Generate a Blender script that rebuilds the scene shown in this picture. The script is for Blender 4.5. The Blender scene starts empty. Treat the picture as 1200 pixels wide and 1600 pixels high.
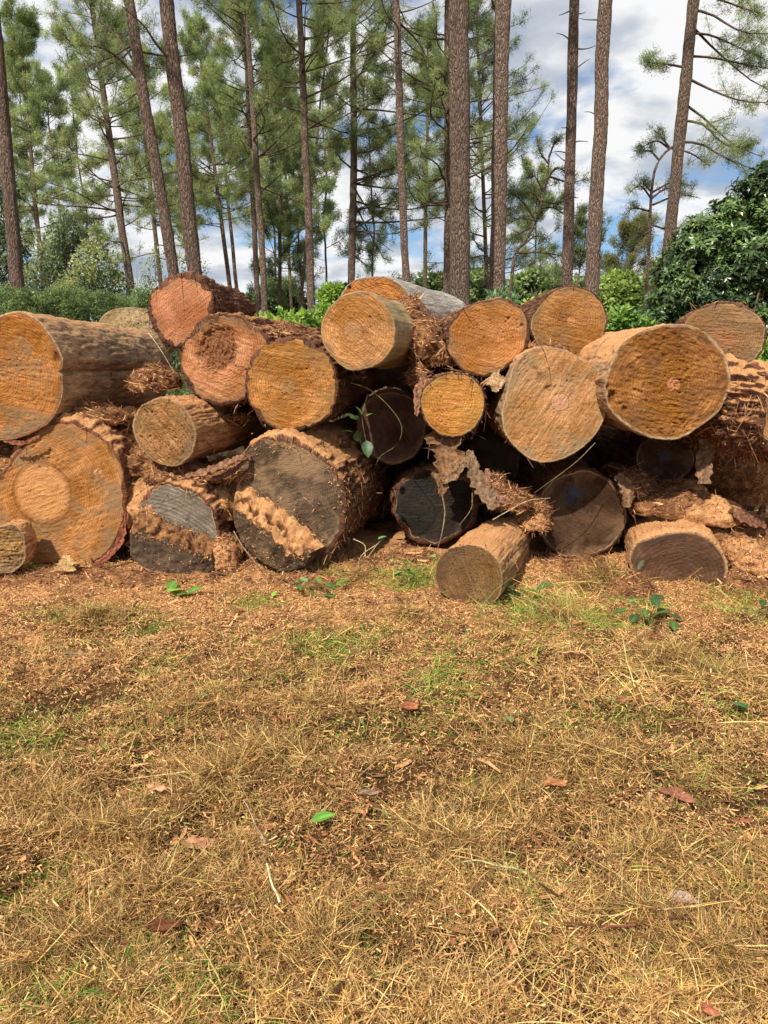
import bpy, math, random
import numpy as np
from mathutils import Vector
R = math.radians
rng = np.random.default_rng(7)
random.seed(7)
sc = bpy.context.scene
COL = sc.collection

# ------------------------------------------------------------------ camera
F = 1164.0; PITCH = R(11.6); CH = 1.5
cam_d = bpy.data.cameras.new('camera'); cam = bpy.data.objects.new('camera', cam_d); COL.objects.link(cam)
cam.location = (0, 0, CH); cam.rotation_euler = (math.pi/2 - PITCH, 0, 0)
cam_d.sensor_fit = 'VERTICAL'; cam_d.sensor_height = 24.0; cam_d.lens = 24.0*F/1600.0
cam_d.clip_start = 0.05; cam_d.clip_end = 3000
sc.camera = cam
CAM = np.array([0, 0, CH]); FWD = np.array([0, math.cos(PITCH), -math.sin(PITCH)]); UPV = np.array([0, math.sin(PITCH), math.cos(PITCH)])

def ray(px, py):
    return FWD + np.array([1.0, 0, 0])*((px-600)/F) + UPV*((800-py)/F)
def at(px, py, Y):                      # surveyed position of a feature at distance Y
    d = ray(px, py); return CAM + d*(Y/d[1])
def on_ground(px, py, z=0.0):
    d = ray(px, py); return CAM + d*((z-CH)/d[2])

# ------------------------------------------------------------------ noise
_p = np.random.default_rng(3).permutation(256); _p = np.concatenate([_p, _p, _p])
_g = np.random.default_rng(4).normal(size=(256, 3)); _g /= np.linalg.norm(_g, axis=1)[:, None]
def perlin(P):
    P = np.asarray(P, float); I = np.floor(P).astype(int); f = P-I; I &= 255
    u = f*f*f*(f*(f*6-15)+10); out = np.zeros(len(P))
    for dx in (0, 1):
        for dy in (0, 1):
            for dz in (0, 1):
                h = _p[_p[_p[(I[:, 0]+dx) & 255]+((I[:, 1]+dy) & 255)]+((I[:, 2]+dz) & 255)]
                g = _g[h]; d = f-np.array([dx, dy, dz])
                w = (u[:, 0] if dx else 1-u[:, 0])*(u[:, 1] if dy else 1-u[:, 1])*(u[:, 2] if dz else 1-u[:, 2])
                out += w*np.sum(g*d, axis=1)
    return out*1.6
def fbm(P, octaves=4, gain=.5):
    P = np.asarray(P, float); s = np.zeros(len(P)); a = 1.0; f = 1.0
    for i in range(octaves):
        s += a*perlin(P*f+17.3*i); a *= gain; f *= 2.03
    return s
def noise1(x, seed=0.0): return fbm(np.stack([np.asarray(x, float), np.full(len(x), seed), np.full(len(x), 3.7)], 1), 3)
def nrm(v): return v/np.maximum(np.linalg.norm(v, axis=-1, keepdims=True), 1e-9)

# ------------------------------------------------------------------ mesh helpers
def make_mesh(name, V, Fs, uv=None, attrs=None, smooth=True, loops=None):
    """V (n,3); Fs: (m,k) array or list of such arrays"""
    if isinstance(Fs, np.ndarray): Fs = [Fs]
    Fs = [f for f in Fs if len(f)]
    me = bpy.data.meshes.new(name)
    nl = sum(f.size for f in Fs); nf = sum(len(f) for f in Fs)
    me.vertices.add(len(V)); me.vertices.foreach_set('co', np.ascontiguousarray(V, np.float32).ravel())
    me.loops.add(nl); me.polygons.add(nf)
    idx = np.concatenate([f.ravel() for f in Fs]).astype(np.int32)
    tot = np.concatenate([np.full(len(f), f.shape[1], np.int32) for f in Fs])
    st = np.concatenate([[0], np.cumsum(tot)[:-1]]).astype(np.int32)
    me.loops.foreach_set('vertex_index', idx)
    me.polygons.foreach_set('loop_start', st); me.polygons.foreach_set('loop_total', tot)
    me.polygons.foreach_set('use_smooth', np.full(nf, smooth, bool))
    me.update(calc_edges=True)
    if uv is not None:
        l = me.uv_layers.new(name='UVMap'); l.data.foreach_set('uv', np.ascontiguousarray(uv[idx], np.float32).ravel())
    for k, a in (attrs or {}).items():
        if a.ndim == 1:
            at_ = me.attributes.new(k, 'FLOAT', 'POINT'); at_.data.foreach_set('value', a.astype(np.float32))
        else:
            if a.shape[1] == 3: a = np.concatenate([a, np.ones((len(a), 1))], 1)
            at_ = me.attributes.new(k, 'FLOAT_COLOR', 'POINT'); at_.data.foreach_set('color', a.astype(np.float32).ravel())
    me.validate(clean_customdata=False)
    return me
def link(name, me, mat=None, parent=None, loc=None):
    o = bpy.data.objects.new(name, me); COL.objects.link(o)
    if mat is not None: me.materials.append(mat)
    if parent is not None: o.parent = parent
    if loc is not None: o.location = loc
    return o
def tag(o, label=None, cat=None, group=None, kind=None):
    if label: o['label'] = label
    if cat: o['category'] = cat
    if group: o['group'] = group
    if kind: o['kind'] = kind
    return o
def thing(name, label, cat, loc, group=None):
    o = bpy.data.objects.new(name, None); COL.objects.link(o); o.location = tuple(loc); o.empty_display_size = .1
    return tag(o, label, cat, group)

class MB:                                  # mesh collector with vertex colours
    def __init__(s): s.V = []; s.F4 = []; s.F3 = []; s.C = []; s.n = 0
    def add(s, V, F, C=None):
        V = np.asarray(V, float); F = np.asarray(F, int)
        s.V.append(V); (s.F4 if F.shape[1] == 4 else s.F3).append(F+s.n)
        if C is None: C = np.ones((len(V), 3))
        C = np.asarray(C, float)
        if C.ndim == 1: C = np.tile(C, (len(V), 1))
        s.C.append(C); s.n += len(V)
    def build(s, name, mat, parent=None, origin=None, smooth=True):
        V = np.concatenate(s.V); C = np.concatenate(s.C)
        if origin is not None: V = V-np.asarray(origin)
        Fs = []
        if s.F4: Fs.append(np.concatenate(s.F4))
        if s.F3: Fs.append(np.concatenate(s.F3))
        return link(name, make_mesh(name, V, Fs, attrs={'Col': C}, smooth=smooth), mat, parent)

def ribbons(mb, P, D, N, L, W, C, segs=3, bend=None, taper=.35):
    """P base, D direction, N facing normal, arrays (n,3); L,W (n,)"""
    n = len(P); D = nrm(D); S = nrm(np.cross(D, N)); T = np.linspace(0, 1, segs+1)
    if bend is None: bend = np.zeros((n, 3))
    V = np.zeros((n, segs+1, 2, 3))
    for j, t in enumerate(T):
        c = P + D*(L*t)[:, None] + bend*(L*t*t)[:, None]
        w = W*(1-(1-taper)*t**2)*(.6 if j == 0 else 1)
        V[:, j, 0] = c-S*(w/2)[:, None]; V[:, j, 1] = c+S*(w/2)[:, None]
    base = (np.arange(n)*(segs+1)*2)[:, None]
    Fs = []
    for j in range(segs):
        Fs.append(base+np.array([2*j, 2*j+1, 2*j+3, 2*j+2])[None])
    mb.add(V.reshape(-1, 3), np.concatenate(Fs), np.repeat(C, (segs+1)*2, axis=0))

def tubes(mb, PL, RD, C, sides=5):
    """PL (m,k,3) polylines, RD (m,k) radii"""
    m, k, _ = PL.shape
    T = nrm(np.gradient(PL, axis=1)); ref = np.where(np.abs(T[..., 2:3]) > .9, np.array([1., 0, 0]), np.array([0, 0, 1.]))
    A = nrm(np.cross(T, ref)); B = np.cross(T, A)
    an = np.arange(sides)*2*math.pi/sides
    V = PL[:, :, None]+RD[:, :, None, None]*(A[:, :, None]*np.cos(an)[None, None, :, None]+B[:, :, None]*np.sin(an)[None, None, :, None])
    base = (np.arange(m)*k*sides)[:, None, None, None]
    j = np.arange(k-1)[None, :, None, None]*sides; i = np.arange(sides)[None, None, :, None]; i2 = (i+1) % sides
    q = np.concatenate([base+j+i, base+j+i2, base+j+sides+i2, base+j+sides+i], axis=3).reshape(-1, 4)
    C = np.asarray(C)
    Cc = np.tile(C, (m*k*sides, 1)) if C.ndim == 1 else np.repeat(C, k*sides, axis=0)
    mb.add(V.reshape(-1, 3), q, Cc)

def catmull(P, n, closed=True):
    P = np.asarray(P, float)
    if closed: Q = np.concatenate([P[-1:], P, P[:2]])
    else: Q = np.concatenate([2*P[:1]-P[1:2], P, 2*P[-1:]-P[-2:-1]])
    segs = len(Q)-3; out = []
    for s in range(segs):
        t = np.linspace(0, 1, 24, endpoint=False)[:, None]; a, b, c, d = Q[s:s+4]
        out.append(.5*((2*b)+(-a+c)*t+(2*a-5*b+4*c-d)*t*t+(-a+3*b-3*c+d)*t**3))
    out = np.concatenate(out)
    out = np.concatenate([out, out[:1] if closed else Q[-2:-1]])
    d = np.concatenate([[0], np.cumsum(np.linalg.norm(np.diff(out, axis=0), axis=1))])
    s = np.linspace(0, d[-1], n+1)[:-1] if closed else np.linspace(0, d[-1], n)
    return np.stack([np.interp(s, d, out[:, i]) for i in range(out.shape[1])], 1)

def grid_faces(nr, nc, wrap=False):
    r = np.arange(nr-1)[:, None]; c = np.arange(nc if wrap else nc-1)[None]; c2 = (c+1) % nc
    return np.stack([r*nc+c+0*r, r*nc+c2, (r+1)*nc+c2, (r+1)*nc+c+0*r], -1).reshape(-1, 4)

# ------------------------------------------------------------------ node helper
class NT:
    def __init__(s, name):
        s.m = bpy.data.materials.new(name); s.m.use_nodes = True; s.t = s.m.node_tree; s.t.nodes.clear()
        s.out = s.t.nodes.new('ShaderNodeOutputMaterial')
    def n(s, typ, ins=None, **kw):
        nd = s.t.nodes.new(typ)
        for k, v in kw.items(): setattr(nd, k, v)
        for k, v in (ins or {}).items(): s.set(nd.inputs[k], v)
        return nd
    def set(s, sock, v):
        if isinstance(v, bpy.types.NodeSocket): s.t.links.new(v, sock)
        elif isinstance(v, bpy.types.Node): s.t.links.new(v.outputs[0], sock)
        else:
            if isinstance(v, (tuple, list)) and len(v) == 3 and sock.type == 'RGBA': v = (*v, 1)
            sock.default_value = v
    def math(s, op, a, b=None, c=None, clamp=False):
        nd = s.t.nodes.new('ShaderNodeMath'); nd.operation = op; nd.use_clamp = clamp
        for i, v in enumerate((a, b, c)):
            if v is not None: s.set(nd.inputs[i], v)
        return nd.outputs[0]
    def noise(s, vec, scale, detail=4, rough=.55, dist=0.0, dims='3D'):
        nd = s.n('ShaderNodeTexNoise', {'Scale': scale, 'Detail': detail, 'Roughness': rough, 'Distortion': dist}, noise_dimensions=dims)
        if vec is not None: s.set(nd.inputs['Vector'], vec)
        return nd.outputs[0]
    def mapping(s, vec, scale=(1, 1, 1), rot=(0, 0, 0), loc=(0, 0, 0)):
        nd = s.n('ShaderNodeMapping', {'Vector': vec, 'Scale': scale, 'Rotation': rot, 'Location': loc}); return nd.outputs[0]
    def ramp(s, fac, stops, interp='LINEAR'):
        nd = s.t.nodes.new('ShaderNodeValToRGB'); nd.color_ramp.interpolation = interp
        e = nd.color_ramp.elements
        while len(e) < len(stops): e.new(.5)
        for el, (p, c) in zip(e, stops):
            el.position = p; el.color = (c, c, c, 1) if not isinstance(c, (tuple, list)) else (*c, 1)
        s.set(nd.inputs[0], fac); return nd.outputs[0]
    def mix(s, fac, a, b, blend='MIX'):
        nd = s.t.nodes.new('ShaderNodeMix'); nd.data_type = 'RGBA'; nd.blend_type = blend
        s.set(nd.inputs[0], fac); s.set(nd.inputs[6], a); s.set(nd.inputs[7], b); return nd.outputs[2]
    def attr(s, name, vec=False):
        nd = s.n('ShaderNodeAttribute', attribute_name=name); return nd.outputs['Vector' if vec else 'Fac']
    def bump(s, h, strength=.5, dist=.01, normal=None):
        nd = s.n('ShaderNodeBump', {'Height': h, 'Strength': strength, 'Distance': dist})
        if normal is not None: s.set(nd.inputs['Normal'], normal)
        return nd.outputs[0]
    def pbr(s, col, rough=.85, normal=None, spec=.25, transl=0.0, tcol=None):
        b = s.n('ShaderNodeBsdfPrincipled', {'Base Color': col, 'Roughness': rough, 'Specular IOR Level': spec})
        if normal is not None: s.set(b.inputs['Normal'], normal)
        o = b.outputs[0]
        if transl:
            t = s.n('ShaderNodeBsdfTranslucent', {'Color': tcol if tcol is not None else col})
            mx = s.n('ShaderNodeMixShader', {0: transl, 1: o, 2: t.outputs[0]}); o = mx.outputs[0]
        s.set(s.out.inputs[0], o); return s.m

# ------------------------------------------------------------------ materials
SAWDUST = (.74, .395, .175)
def mat_face(name, a, b, dark, pith=None, pr=.05, saw=30, ring=1.0, rough=1.0, stain=.45, staincol=(.16, .11, .06),
             rim=(.45, .33, .17), rimw=.02, heart=None, heartr=.15, seed=0.0, hole=0.0, ringscale=70., blue=None, pink_side=None):
    """sawn end grain: uneven growth rings round the pith, saw streaks, torn fibres and weather stains"""
    t = NT(name)
    uv = t.n('ShaderNodeUVMap').outputs[0]
    uvs = t.mapping(uv, loc=(seed, seed*.7, 0))
    warp = t.noise(uvs, 3.0, 3, .5)
    warp2 = t.noise(uvs, 9.0, 2, .5)
    ln = t.n('ShaderNodeVectorMath', {0: uv}, operation='LENGTH').outputs['Value']
    r = t.math('ADD', ln, t.math('ADD', t.math('MULTIPLY', t.math('SUBTRACT', warp, .5), .055), t.math('MULTIPLY', t.math('SUBTRACT', warp2, .5), .012)))
    cr = t.n('ShaderNodeCombineXYZ', {0: t.math('MULTIPLY', r, 1.0), 1: seed})
    rings = t.noise(cr, ringscale, 3, .75)
    ph = t.math('ADD', t.math('MULTIPLY', r, 6.2832*ringscale/1.25), t.math('MULTIPLY', rings, 9.0))
    sn = t.math('MULTIPLY_ADD', t.math('SINE', ph), .5, .5)
    ringsC = t.math('ADD', t.math('MULTIPLY', t.math('POWER', sn, .7), .7), t.math('MULTIPLY', t.ramp(rings, [(.36, 0.0), (.5, .55), (.62, 1.0)]), .3))
    broad = t.noise(cr, ringscale*.16, 2, .5)
    # saw streaks
    # rotate first, then scale: use two mappings
    rot = t.mapping(uvs, rot=(0, 0, R(saw)))
    st = t.mapping(rot, scale=(4.0, 70, 1)); streak = t.noise(st, 1.0, 4, .6)
    g = t.mapping(rot, scale=(75, 140, 1)); grain = t.noise(g, 1.0, 5, .7, .6); crumb = t.noise(uvs, 75, 5, .7, .8)
    g2 = t.noise(uvs, 260, 3, .7)
    big = t.noise(t.mapping(uvs, loc=(1, 7, 0)), 2.6, 4, .6, .4)
    chip = t.noise(t.mapping(rot, scale=(22, 48, 1)), 1.0, 4, .6, .4)
    blot = t.noise(uvs, 4.5, 5, .6, .5)
    blot2 = t.noise(t.mapping(uvs, loc=(5, 2, 0)), 8.0, 5, .65, .8)
    col = t.mix(t.ramp(blot2, [(.35, 0.), (.65, 1.)]), a, b)
    if heart is not None:
        hf = t.ramp(t.math('DIVIDE', r, heartr), [(.6, 1.), (1.0, 0.)])
        col = t.mix(hf, col, heart)
    if pink_side is not None:
        ux = t.n('ShaderNodeSeparateXYZ', {0: uv}).outputs[0]
        col = t.mix(t.ramp(t.math('ADD', t.math('MULTIPLY', ux, pink_side[1]), t.math('ADD', .0, warp)), [(.45, 0.), (.7, 1.)]), col, pink_side[0])
    darker = t.n('ShaderNodeHueSaturation', {'Color': col, 'Value': .62, 'Saturation': 1.12}).outputs[0]
    col = t.mix(t.math('MULTIPLY', t.math('SUBTRACT', 1.0, ringsC), .95*ring, clamp=True), col, darker)
    col = t.mix(t.math('MULTIPLY', t.ramp(broad, [(.4, 0.), (.6, 1.)]), .22*ring), col, darker)
    lighter = t.n('ShaderNodeHueSaturation', {'Color': col, 'Value': 1.35, 'Saturation': .92}).outputs[0]
    col = t.mix(t.math('MULTIPLY', t.ramp(streak, [(.52, 0.), (.68, 1.)]), .55), col, lighter)
    col = t.mix(t.math('MULTIPLY', t.ramp(streak, [(.32, 1.), (.46, 0.)]), .5*rough), col, darker)
    col = t.mix(t.math('MULTIPLY', t.ramp(grain, [(.33, 1.), (.47, 0.)]), .6*rough), col, dark)
    col = t.mix(t.math('MULTIPLY', t.ramp(grain, [(.55, 0.), (.7, 1.)]), .4*rough), col, lighter)
    col = t.mix(t.math('MULTIPLY', t.ramp(g2, [(.36, 1.), (.5, 0.)]), .4), col, dark)
    col = t.mix(t.math('MULTIPLY', t.ramp(crumb, [(.35, 1.), (.45, 0.)]), .38*rough), col, dark)
    col = t.mix(t.math('MULTIPLY', t.ramp(big, [(.44, 0.), (.58, 1.)]), .8), col, t.n('ShaderNodeHueSaturation', {'Color': col, 'Value': .62, 'Saturation': 1.1}).outputs[0])
    # radial checks
    sep = t.n('ShaderNodeSeparateXYZ', {0: uv})
    ang = t.math('ARCTAN2', sep.outputs[1], sep.outputs[0])
    ck = t.noise(t.n('ShaderNodeCombineXYZ', {0: t.math('MULTIPLY', ang, 3.2), 1: t.math('MULTIPLY', r, 1.1), 2: seed}), 3.0, 2, .5)
    ckl = t.ramp(ck, [(.487, 0.), (.5, 1.), (.513, 0.)])
    ckm = t.math('MULTIPLY', t.math('MULTIPLY', ckl, t.ramp(r, [(.02, 0.), (.06, 1.)])), t.ramp(big, [(.42, 0.), (.5, 1.)]))
    col = t.mix(t.math('MULTIPLY', ckm, .8), col, dark)
    # thin parallel cuts left by the saw
    saw_l = t.noise(t.mapping(rot, scale=(.8, 42, 1)), 1.0, 2, .6)
    col = t.mix(t.math('MULTIPLY', t.ramp(saw_l, [(.60, 0.), (.66, 1.)]), .35), col, lighter)
    col = t.mix(t.math('MULTIPLY', t.ramp(saw_l, [(.34, 1.), (.39, 0.)]), .5), col, dark)
    # dirt and grey weathering creeping in from the rim
    rw = t.math('ADD', t.attr('rn'), t.math('MULTIPLY', t.math('SUBTRACT', blot, .5), 1.1))
    col = t.mix(t.math('MULTIPLY', t.ramp(rw, [(.86, 0.), (1.02, 1.)]), .5), col, staincol)
    # weather stains
    col = t.mix(t.math('MULTIPLY', t.ramp(blot, [(.45, 0.), (.62, 1.)]), min(1, stain*1.3)), col, staincol)
    pit = t.ramp(chip, [(.27, 1.), (.35, 0.)])
    pit = t.math('MULTIPLY', pit, t.ramp(blot2, [(.4, .2), (.6, 1.)]))
    col = t.mix(t.math('MULTIPLY', pit, .85*min(1, rough)), col, dark)
    if pith is not None:
        pf = t.ramp(t.math('DIVIDE', r, pr), [(.75, 1.), (1.0, 0.)])
        pedge = t.ramp(t.math('DIVIDE', r, pr), [(.85, 0.), (.97, 1.), (1.12, 0.)])
        pc = t.mix(t.math('MULTIPLY', t.math('SUBTRACT', 1., ringsC), .6), pith, tuple(x*.55 for x in pith))
        col = t.mix(t.math('MULTIPLY', pf, .7), col, pc); col = t.mix(t.math('MULTIPLY', pedge, .65), col, dark)
    if blue is not None:
        bd = t.n('ShaderNodeVectorMath', {0: uv, 1: (blue[0], blue[1], 0)}, operation='SUBTRACT').outputs[0]
        bl = t.n('ShaderNodeVectorMath', {0: bd}, operation='LENGTH').outputs['Value']
        bl = t.math('ADD', bl, t.math('MULTIPLY', t.math('SUBTRACT', t.noise(uvs, 16., 4, .7), .5), .3))
        col = t.mix(t.math('MULTIPLY', t.ramp(t.math('DIVIDE', bl, blue[2]), [(.2, 1.), (1., 0.)]), .6), col, (.04, .09, .15))
    rn = t.attr('rn'); rnn = t.math('ADD', rn, t.math('MULTIPLY', t.math('SUBTRACT', blot2, .5), .07))
    col = t.mix(t.math('MULTIPLY', t.math('MULTIPLY', t.ramp(rnn, [(1-rimw*1.3, 0.), (1-rimw*.3, 1.)]), t.ramp(blot2, [(.36, .15), (.56, 1.)])), .7), col, rim)
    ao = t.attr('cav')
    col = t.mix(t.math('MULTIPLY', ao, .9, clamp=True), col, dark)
    h = t.math('ADD', t.math('MULTIPLY', t.math('ADD', grain, crumb), .55*rough), t.math('ADD', t.math('MULTIPLY', streak, .5), t.math('ADD', t.math('MULTIPLY', ringsC, .10*ring), t.math('MULTIPLY', g2, .35))))
    h = t.math('SUBTRACT', h, t.math('MULTIPLY', pit, .5))
    col = t.n('ShaderNodeHueSaturation', {'Color': col, 'Value': 1.12, 'Saturation': .97}).outputs[0]
    nr = t.bump(h, 1., .010)
    return t.pbr(col, .9, nr, .12)

def mat_side(name, a, b, dark, sawdust=.4, streaks=1.0, bump=.02, seed=0., green=0.):
    """log flank: uv.x runs round the log, uv.y along it, sawdust lies where the surface faces up"""
    t = NT(name)
    uv = t.n('ShaderNodeUVMap').outputs[0]; uv = t.mapping(uv, loc=(seed, seed, 0))
    long = t.noise(t.mapping(uv, scale=(34, 3.2, 1)), 1., 5, .62, .5)
    fine = t.noise(t.mapping(uv, scale=(130, 14, 1)), 1., 4, .65, .3)
    blot = t.noise(uv, 3.4, 5, .6, .6)
    g2 = t.noise(uv, 190, 3, .7)
    col = t.mix(t.ramp(blot, [(.38, 0.), (.62, 1.)]), a, b)
    col = t.mix(t.math('MULTIPLY', t.ramp(long, [(.34, 1.), (.5, 0.)]), .85*streaks), col, dark)
    col = t.mix(t.math('MULTIPLY', t.ramp(fine, [(.36, 1.), (.5, 0.)]), .6*streaks), col, dark)
    lig = t.n('ShaderNodeHueSaturation', {'Color': col, 'Value': 1.5, 'Saturation': .9}).outputs[0]
    col = t.mix(t.math('MULTIPLY', t.ramp(fine, [(.55, 0.), (.7, 1.)]), .5*streaks), col, lig)
    if green:
        col = t.mix(t.math('MULTIPLY', t.ramp(t.noise(uv, 5.5, 4, .6), [(.45, 0.), (.65, 1.)]), green), col, (.16, .15, .05))
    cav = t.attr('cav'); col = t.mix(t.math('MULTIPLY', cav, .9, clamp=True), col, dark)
    geo = t.n('ShaderNodeNewGeometry'); nz = t.n('ShaderNodeSeparateXYZ', {0: geo.outputs['Normal']}).outputs[2]
    sd_n = t.noise(uv, 9., 6, .7, .3)
    m = t.math('ADD', nz, t.math('MULTIPLY', t.math('SUBTRACT', sd_n, .5), 1.9))
    m = t.math('MULTIPLY', t.ramp(m, [(max(.01, .78-.6*sawdust), 0.), (min(.99, 1.0-.5*sawdust), 1.)]), min(1., sawdust*1.5), clamp=True)
    sd = t.mix(t.ramp(t.noise(uv, 70, 4, .8), [(.35, 0.), (.65, 1.)]), (.40, .185, .075), SAWDUST)
    sd = t.mix(t.ramp(g2, [(.3, .8), (.45, 0.)]), sd, (.22, .09, .035))
    col = t.mix(m, col, sd)
    h = t.math('ADD', t.math('MULTIPLY', long, 1.0), t.math('ADD', t.math('MULTIPLY', fine, .5), t.math('MULTIPLY', g2, .3)))
    nr = t.bump(h, .8, bump)
    return t.pbr(col, .9, nr, .12)

def mat_col(name, rough=.8, transl=0., spec=.2, var=.35, scale=40., bump=0.):
    """vertex coloured, broken up by noise"""
    t = NT(name); c = t.n('ShaderNodeAttribute', attribute_name='Col').outputs['Color']
    tc = t.n('ShaderNodeTexCoord').outputs['Object']
    nz = t.noise(tc, scale, 4, .6)
    lo = t.n('ShaderNodeHueSaturation', {'Color': c, 'Value': 1-var}).outputs[0]
    hi = t.n('ShaderNodeHueSaturation', {'Color': c, 'Value': 1+var}).outputs[0]
    col = t.mix(t.ramp(nz, [(.35, 0.), (.65, 1.)]), lo, hi)
    nr = t.bump(nz, .7, bump) if bump else None
    return t.pbr(col, rough, nr, spec, transl, col)

M_FIBRE = mat_col('dry_fibre', .85, .15, .1, .3, 60)
M_STRAW = mat_col('straw', .7, .25, .2, .3, 30)
M_LEAF = mat_col('fresh_leaf', .45, .35, .4, .25, 25)
M_NEEDLE = mat_col('pine_needles', .6, .5, .2, .25, 1.2)
M_SHRUB = mat_col('shrub_leaves', .55, .45, .3, .25, 1.5)
M_GLOSSY = mat_col('glossy_leaves', .3, .2, .5, .25, 6)
M_BRANCH = mat_col('branch_bark', .9, 0, .1, .4, 9, .01)
M_BARKPIECE = mat_col('bark_pieces', .9, 0, .1, .45, 45, .012)

def mat_sawdust(name, a=(.42, .20, .08), b=SAWDUST, dark=(.16, .07, .03), lo=.38, hi=.6):
    t = NT(name); tc = t.n('ShaderNodeTexCoord').outputs['Object']
    n1 = t.noise(tc, 14, 6, .75); n2 = t.noise(tc, 90, 5, .75); n3 = t.noise(tc, 240, 2, .7)
    col = t.mix(t.ramp(n1, [(lo, 0.), (hi, 1.)]), a, b)
    col = t.mix(t.math('MULTIPLY', t.ramp(n2, [(.32, 1.), (.5, 0.)]), .7), col, dark)
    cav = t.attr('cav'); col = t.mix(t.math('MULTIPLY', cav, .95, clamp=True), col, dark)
    nr = t.bump(t.math('ADD', n2, t.math('MULTIPLY', n3, .5)), .9, .012)
    return t.pbr(col, .92, nr, .08)
M_SAWDUST = mat_sawdust('sawdust')
M_LITTER = mat_sawdust('bark_litter', (.17, .075, .035), (.50, .25, .10), (.06, .025, .014), .42, .66)

def mat_trunk(name, a, b, dark, scale=1.0):
    t = NT(name); tc = t.n('ShaderNodeTexCoord').outputs['Object']
    v = t.mapping(tc, scale=(scale, scale, scale*.22))
    vo = t.n('ShaderNodeTexVoronoi', {'Vector': t.n('ShaderNodeVectorMath', {0: v, 1: t.n('ShaderNodeVectorMath', {0: t.n('ShaderNodeTexNoise', {'Vector': v, 'Scale': 9.}).outputs[1], 3: .12}, operation='SCALE').outputs[0]}, operation='ADD').outputs[0], 'Scale': 30.}, feature='DISTANCE_TO_EDGE').outputs[0]
    n1 = t.noise(v, 30., 6, .72, .5); n2 = t.noise(tc, 1.1, 4, .6); n3 = t.noise(v, 75., 4, .75)
    col = t.mix(t.ramp(n1, [(.35, 0.), (.65, 1.)]), a, b)
    col = t.mix(t.math('MULTIPLY', t.ramp(n2, [(.4, 0.), (.65, 1.)]), .4), col, tuple(x*.55 for x in a))
    col = t.mix(t.ramp(vo, [(.0, .6), (.12, 0.)]), col, dark)
    col = t.mix(t.ramp(n3, [(.36, .85), (.5, 0.)]), col, dark)
    h = t.math('ADD', t.ramp(vo, [(0., 0.), (.25, 1.)]), n3)
    return t.pbr(col, .92, t.bump(h, .9, .04), .1)
M_TRUNK = [mat_trunk('pine_bark', (.43, .31, .24), (.27, .19, .145), (.055, .032, .022)),
           mat_trunk('pine_bark_grey', (.36, .26, .195), (.21, .15, .115), (.05, .034, .025)),
           mat_trunk('pine_bark_dark', (.34, .235, .18), (.21, .145, .11), (.035, .022, .017), .8)]
# ------------------------------------------------------------------ logs
WOOD = {  # light sunlit softwood end grain, several states
 'orange': dict(a=(.66, .30, .10), b=(.52, .205, .058), dark=(.13, .045, .015)),
 'gold':   dict(a=(.68, .34, .09), b=(.54, .235, .055), dark=(.16, .06, .016)),
 'tan':    dict(a=(.66, .34, .14), b=(.50, .25, .10), dark=(.15, .07, .03)),
 'pink':   dict(a=(.64, .28, .145), b=(.56, .23, .105), dark=(.17, .055, .03)),
 'brown':  dict(a=(.36, .185, .075), b=(.25, .125, .055), dark=(.08, .035, .018)),
 'grey':   dict(a=(.24, .175, .12), b=(.16, .115, .075), dark=(.04, .03, .022)),
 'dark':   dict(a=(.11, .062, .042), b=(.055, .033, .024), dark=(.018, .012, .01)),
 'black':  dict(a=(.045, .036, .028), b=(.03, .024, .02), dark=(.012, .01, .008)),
}
SIDE = {
 'bark':   dict(a=(.20, .088, .048), b=(.125, .058, .034), dark=(.035, .017, .012), bump=.03),
 'redbark': dict(a=(.26, .105, .055), b=(.17, .068, .038), dark=(.045, .02, .013), bump=.035),
 'smooth': dict(a=(.52, .33, .175), b=(.36, .22, .12), dark=(.085, .05, .03), bump=.012),
 'olive':  dict(a=(.40, .29, .16), b=(.28, .20, .10), dark=(.11, .075, .04), bump=.006),
 'bleached': dict(a=(.46, .42, .36), b=(.33, .29, .25), dark=(.12, .10, .085), bump=.010),
 'dusty':  dict(a=(.58, .33, .155), b=(.44, .23, .105), dark=(.10, .05, .026), bump=.022),
}
GRP = 'felled pine logs stacked in the pile'
def plane_pts(px, C, n):
    D = np.array([ray(x, y) for x, y in px]); t = ((C-CAM)@n)/(D@n); return CAM+D*t[:, None]

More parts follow.
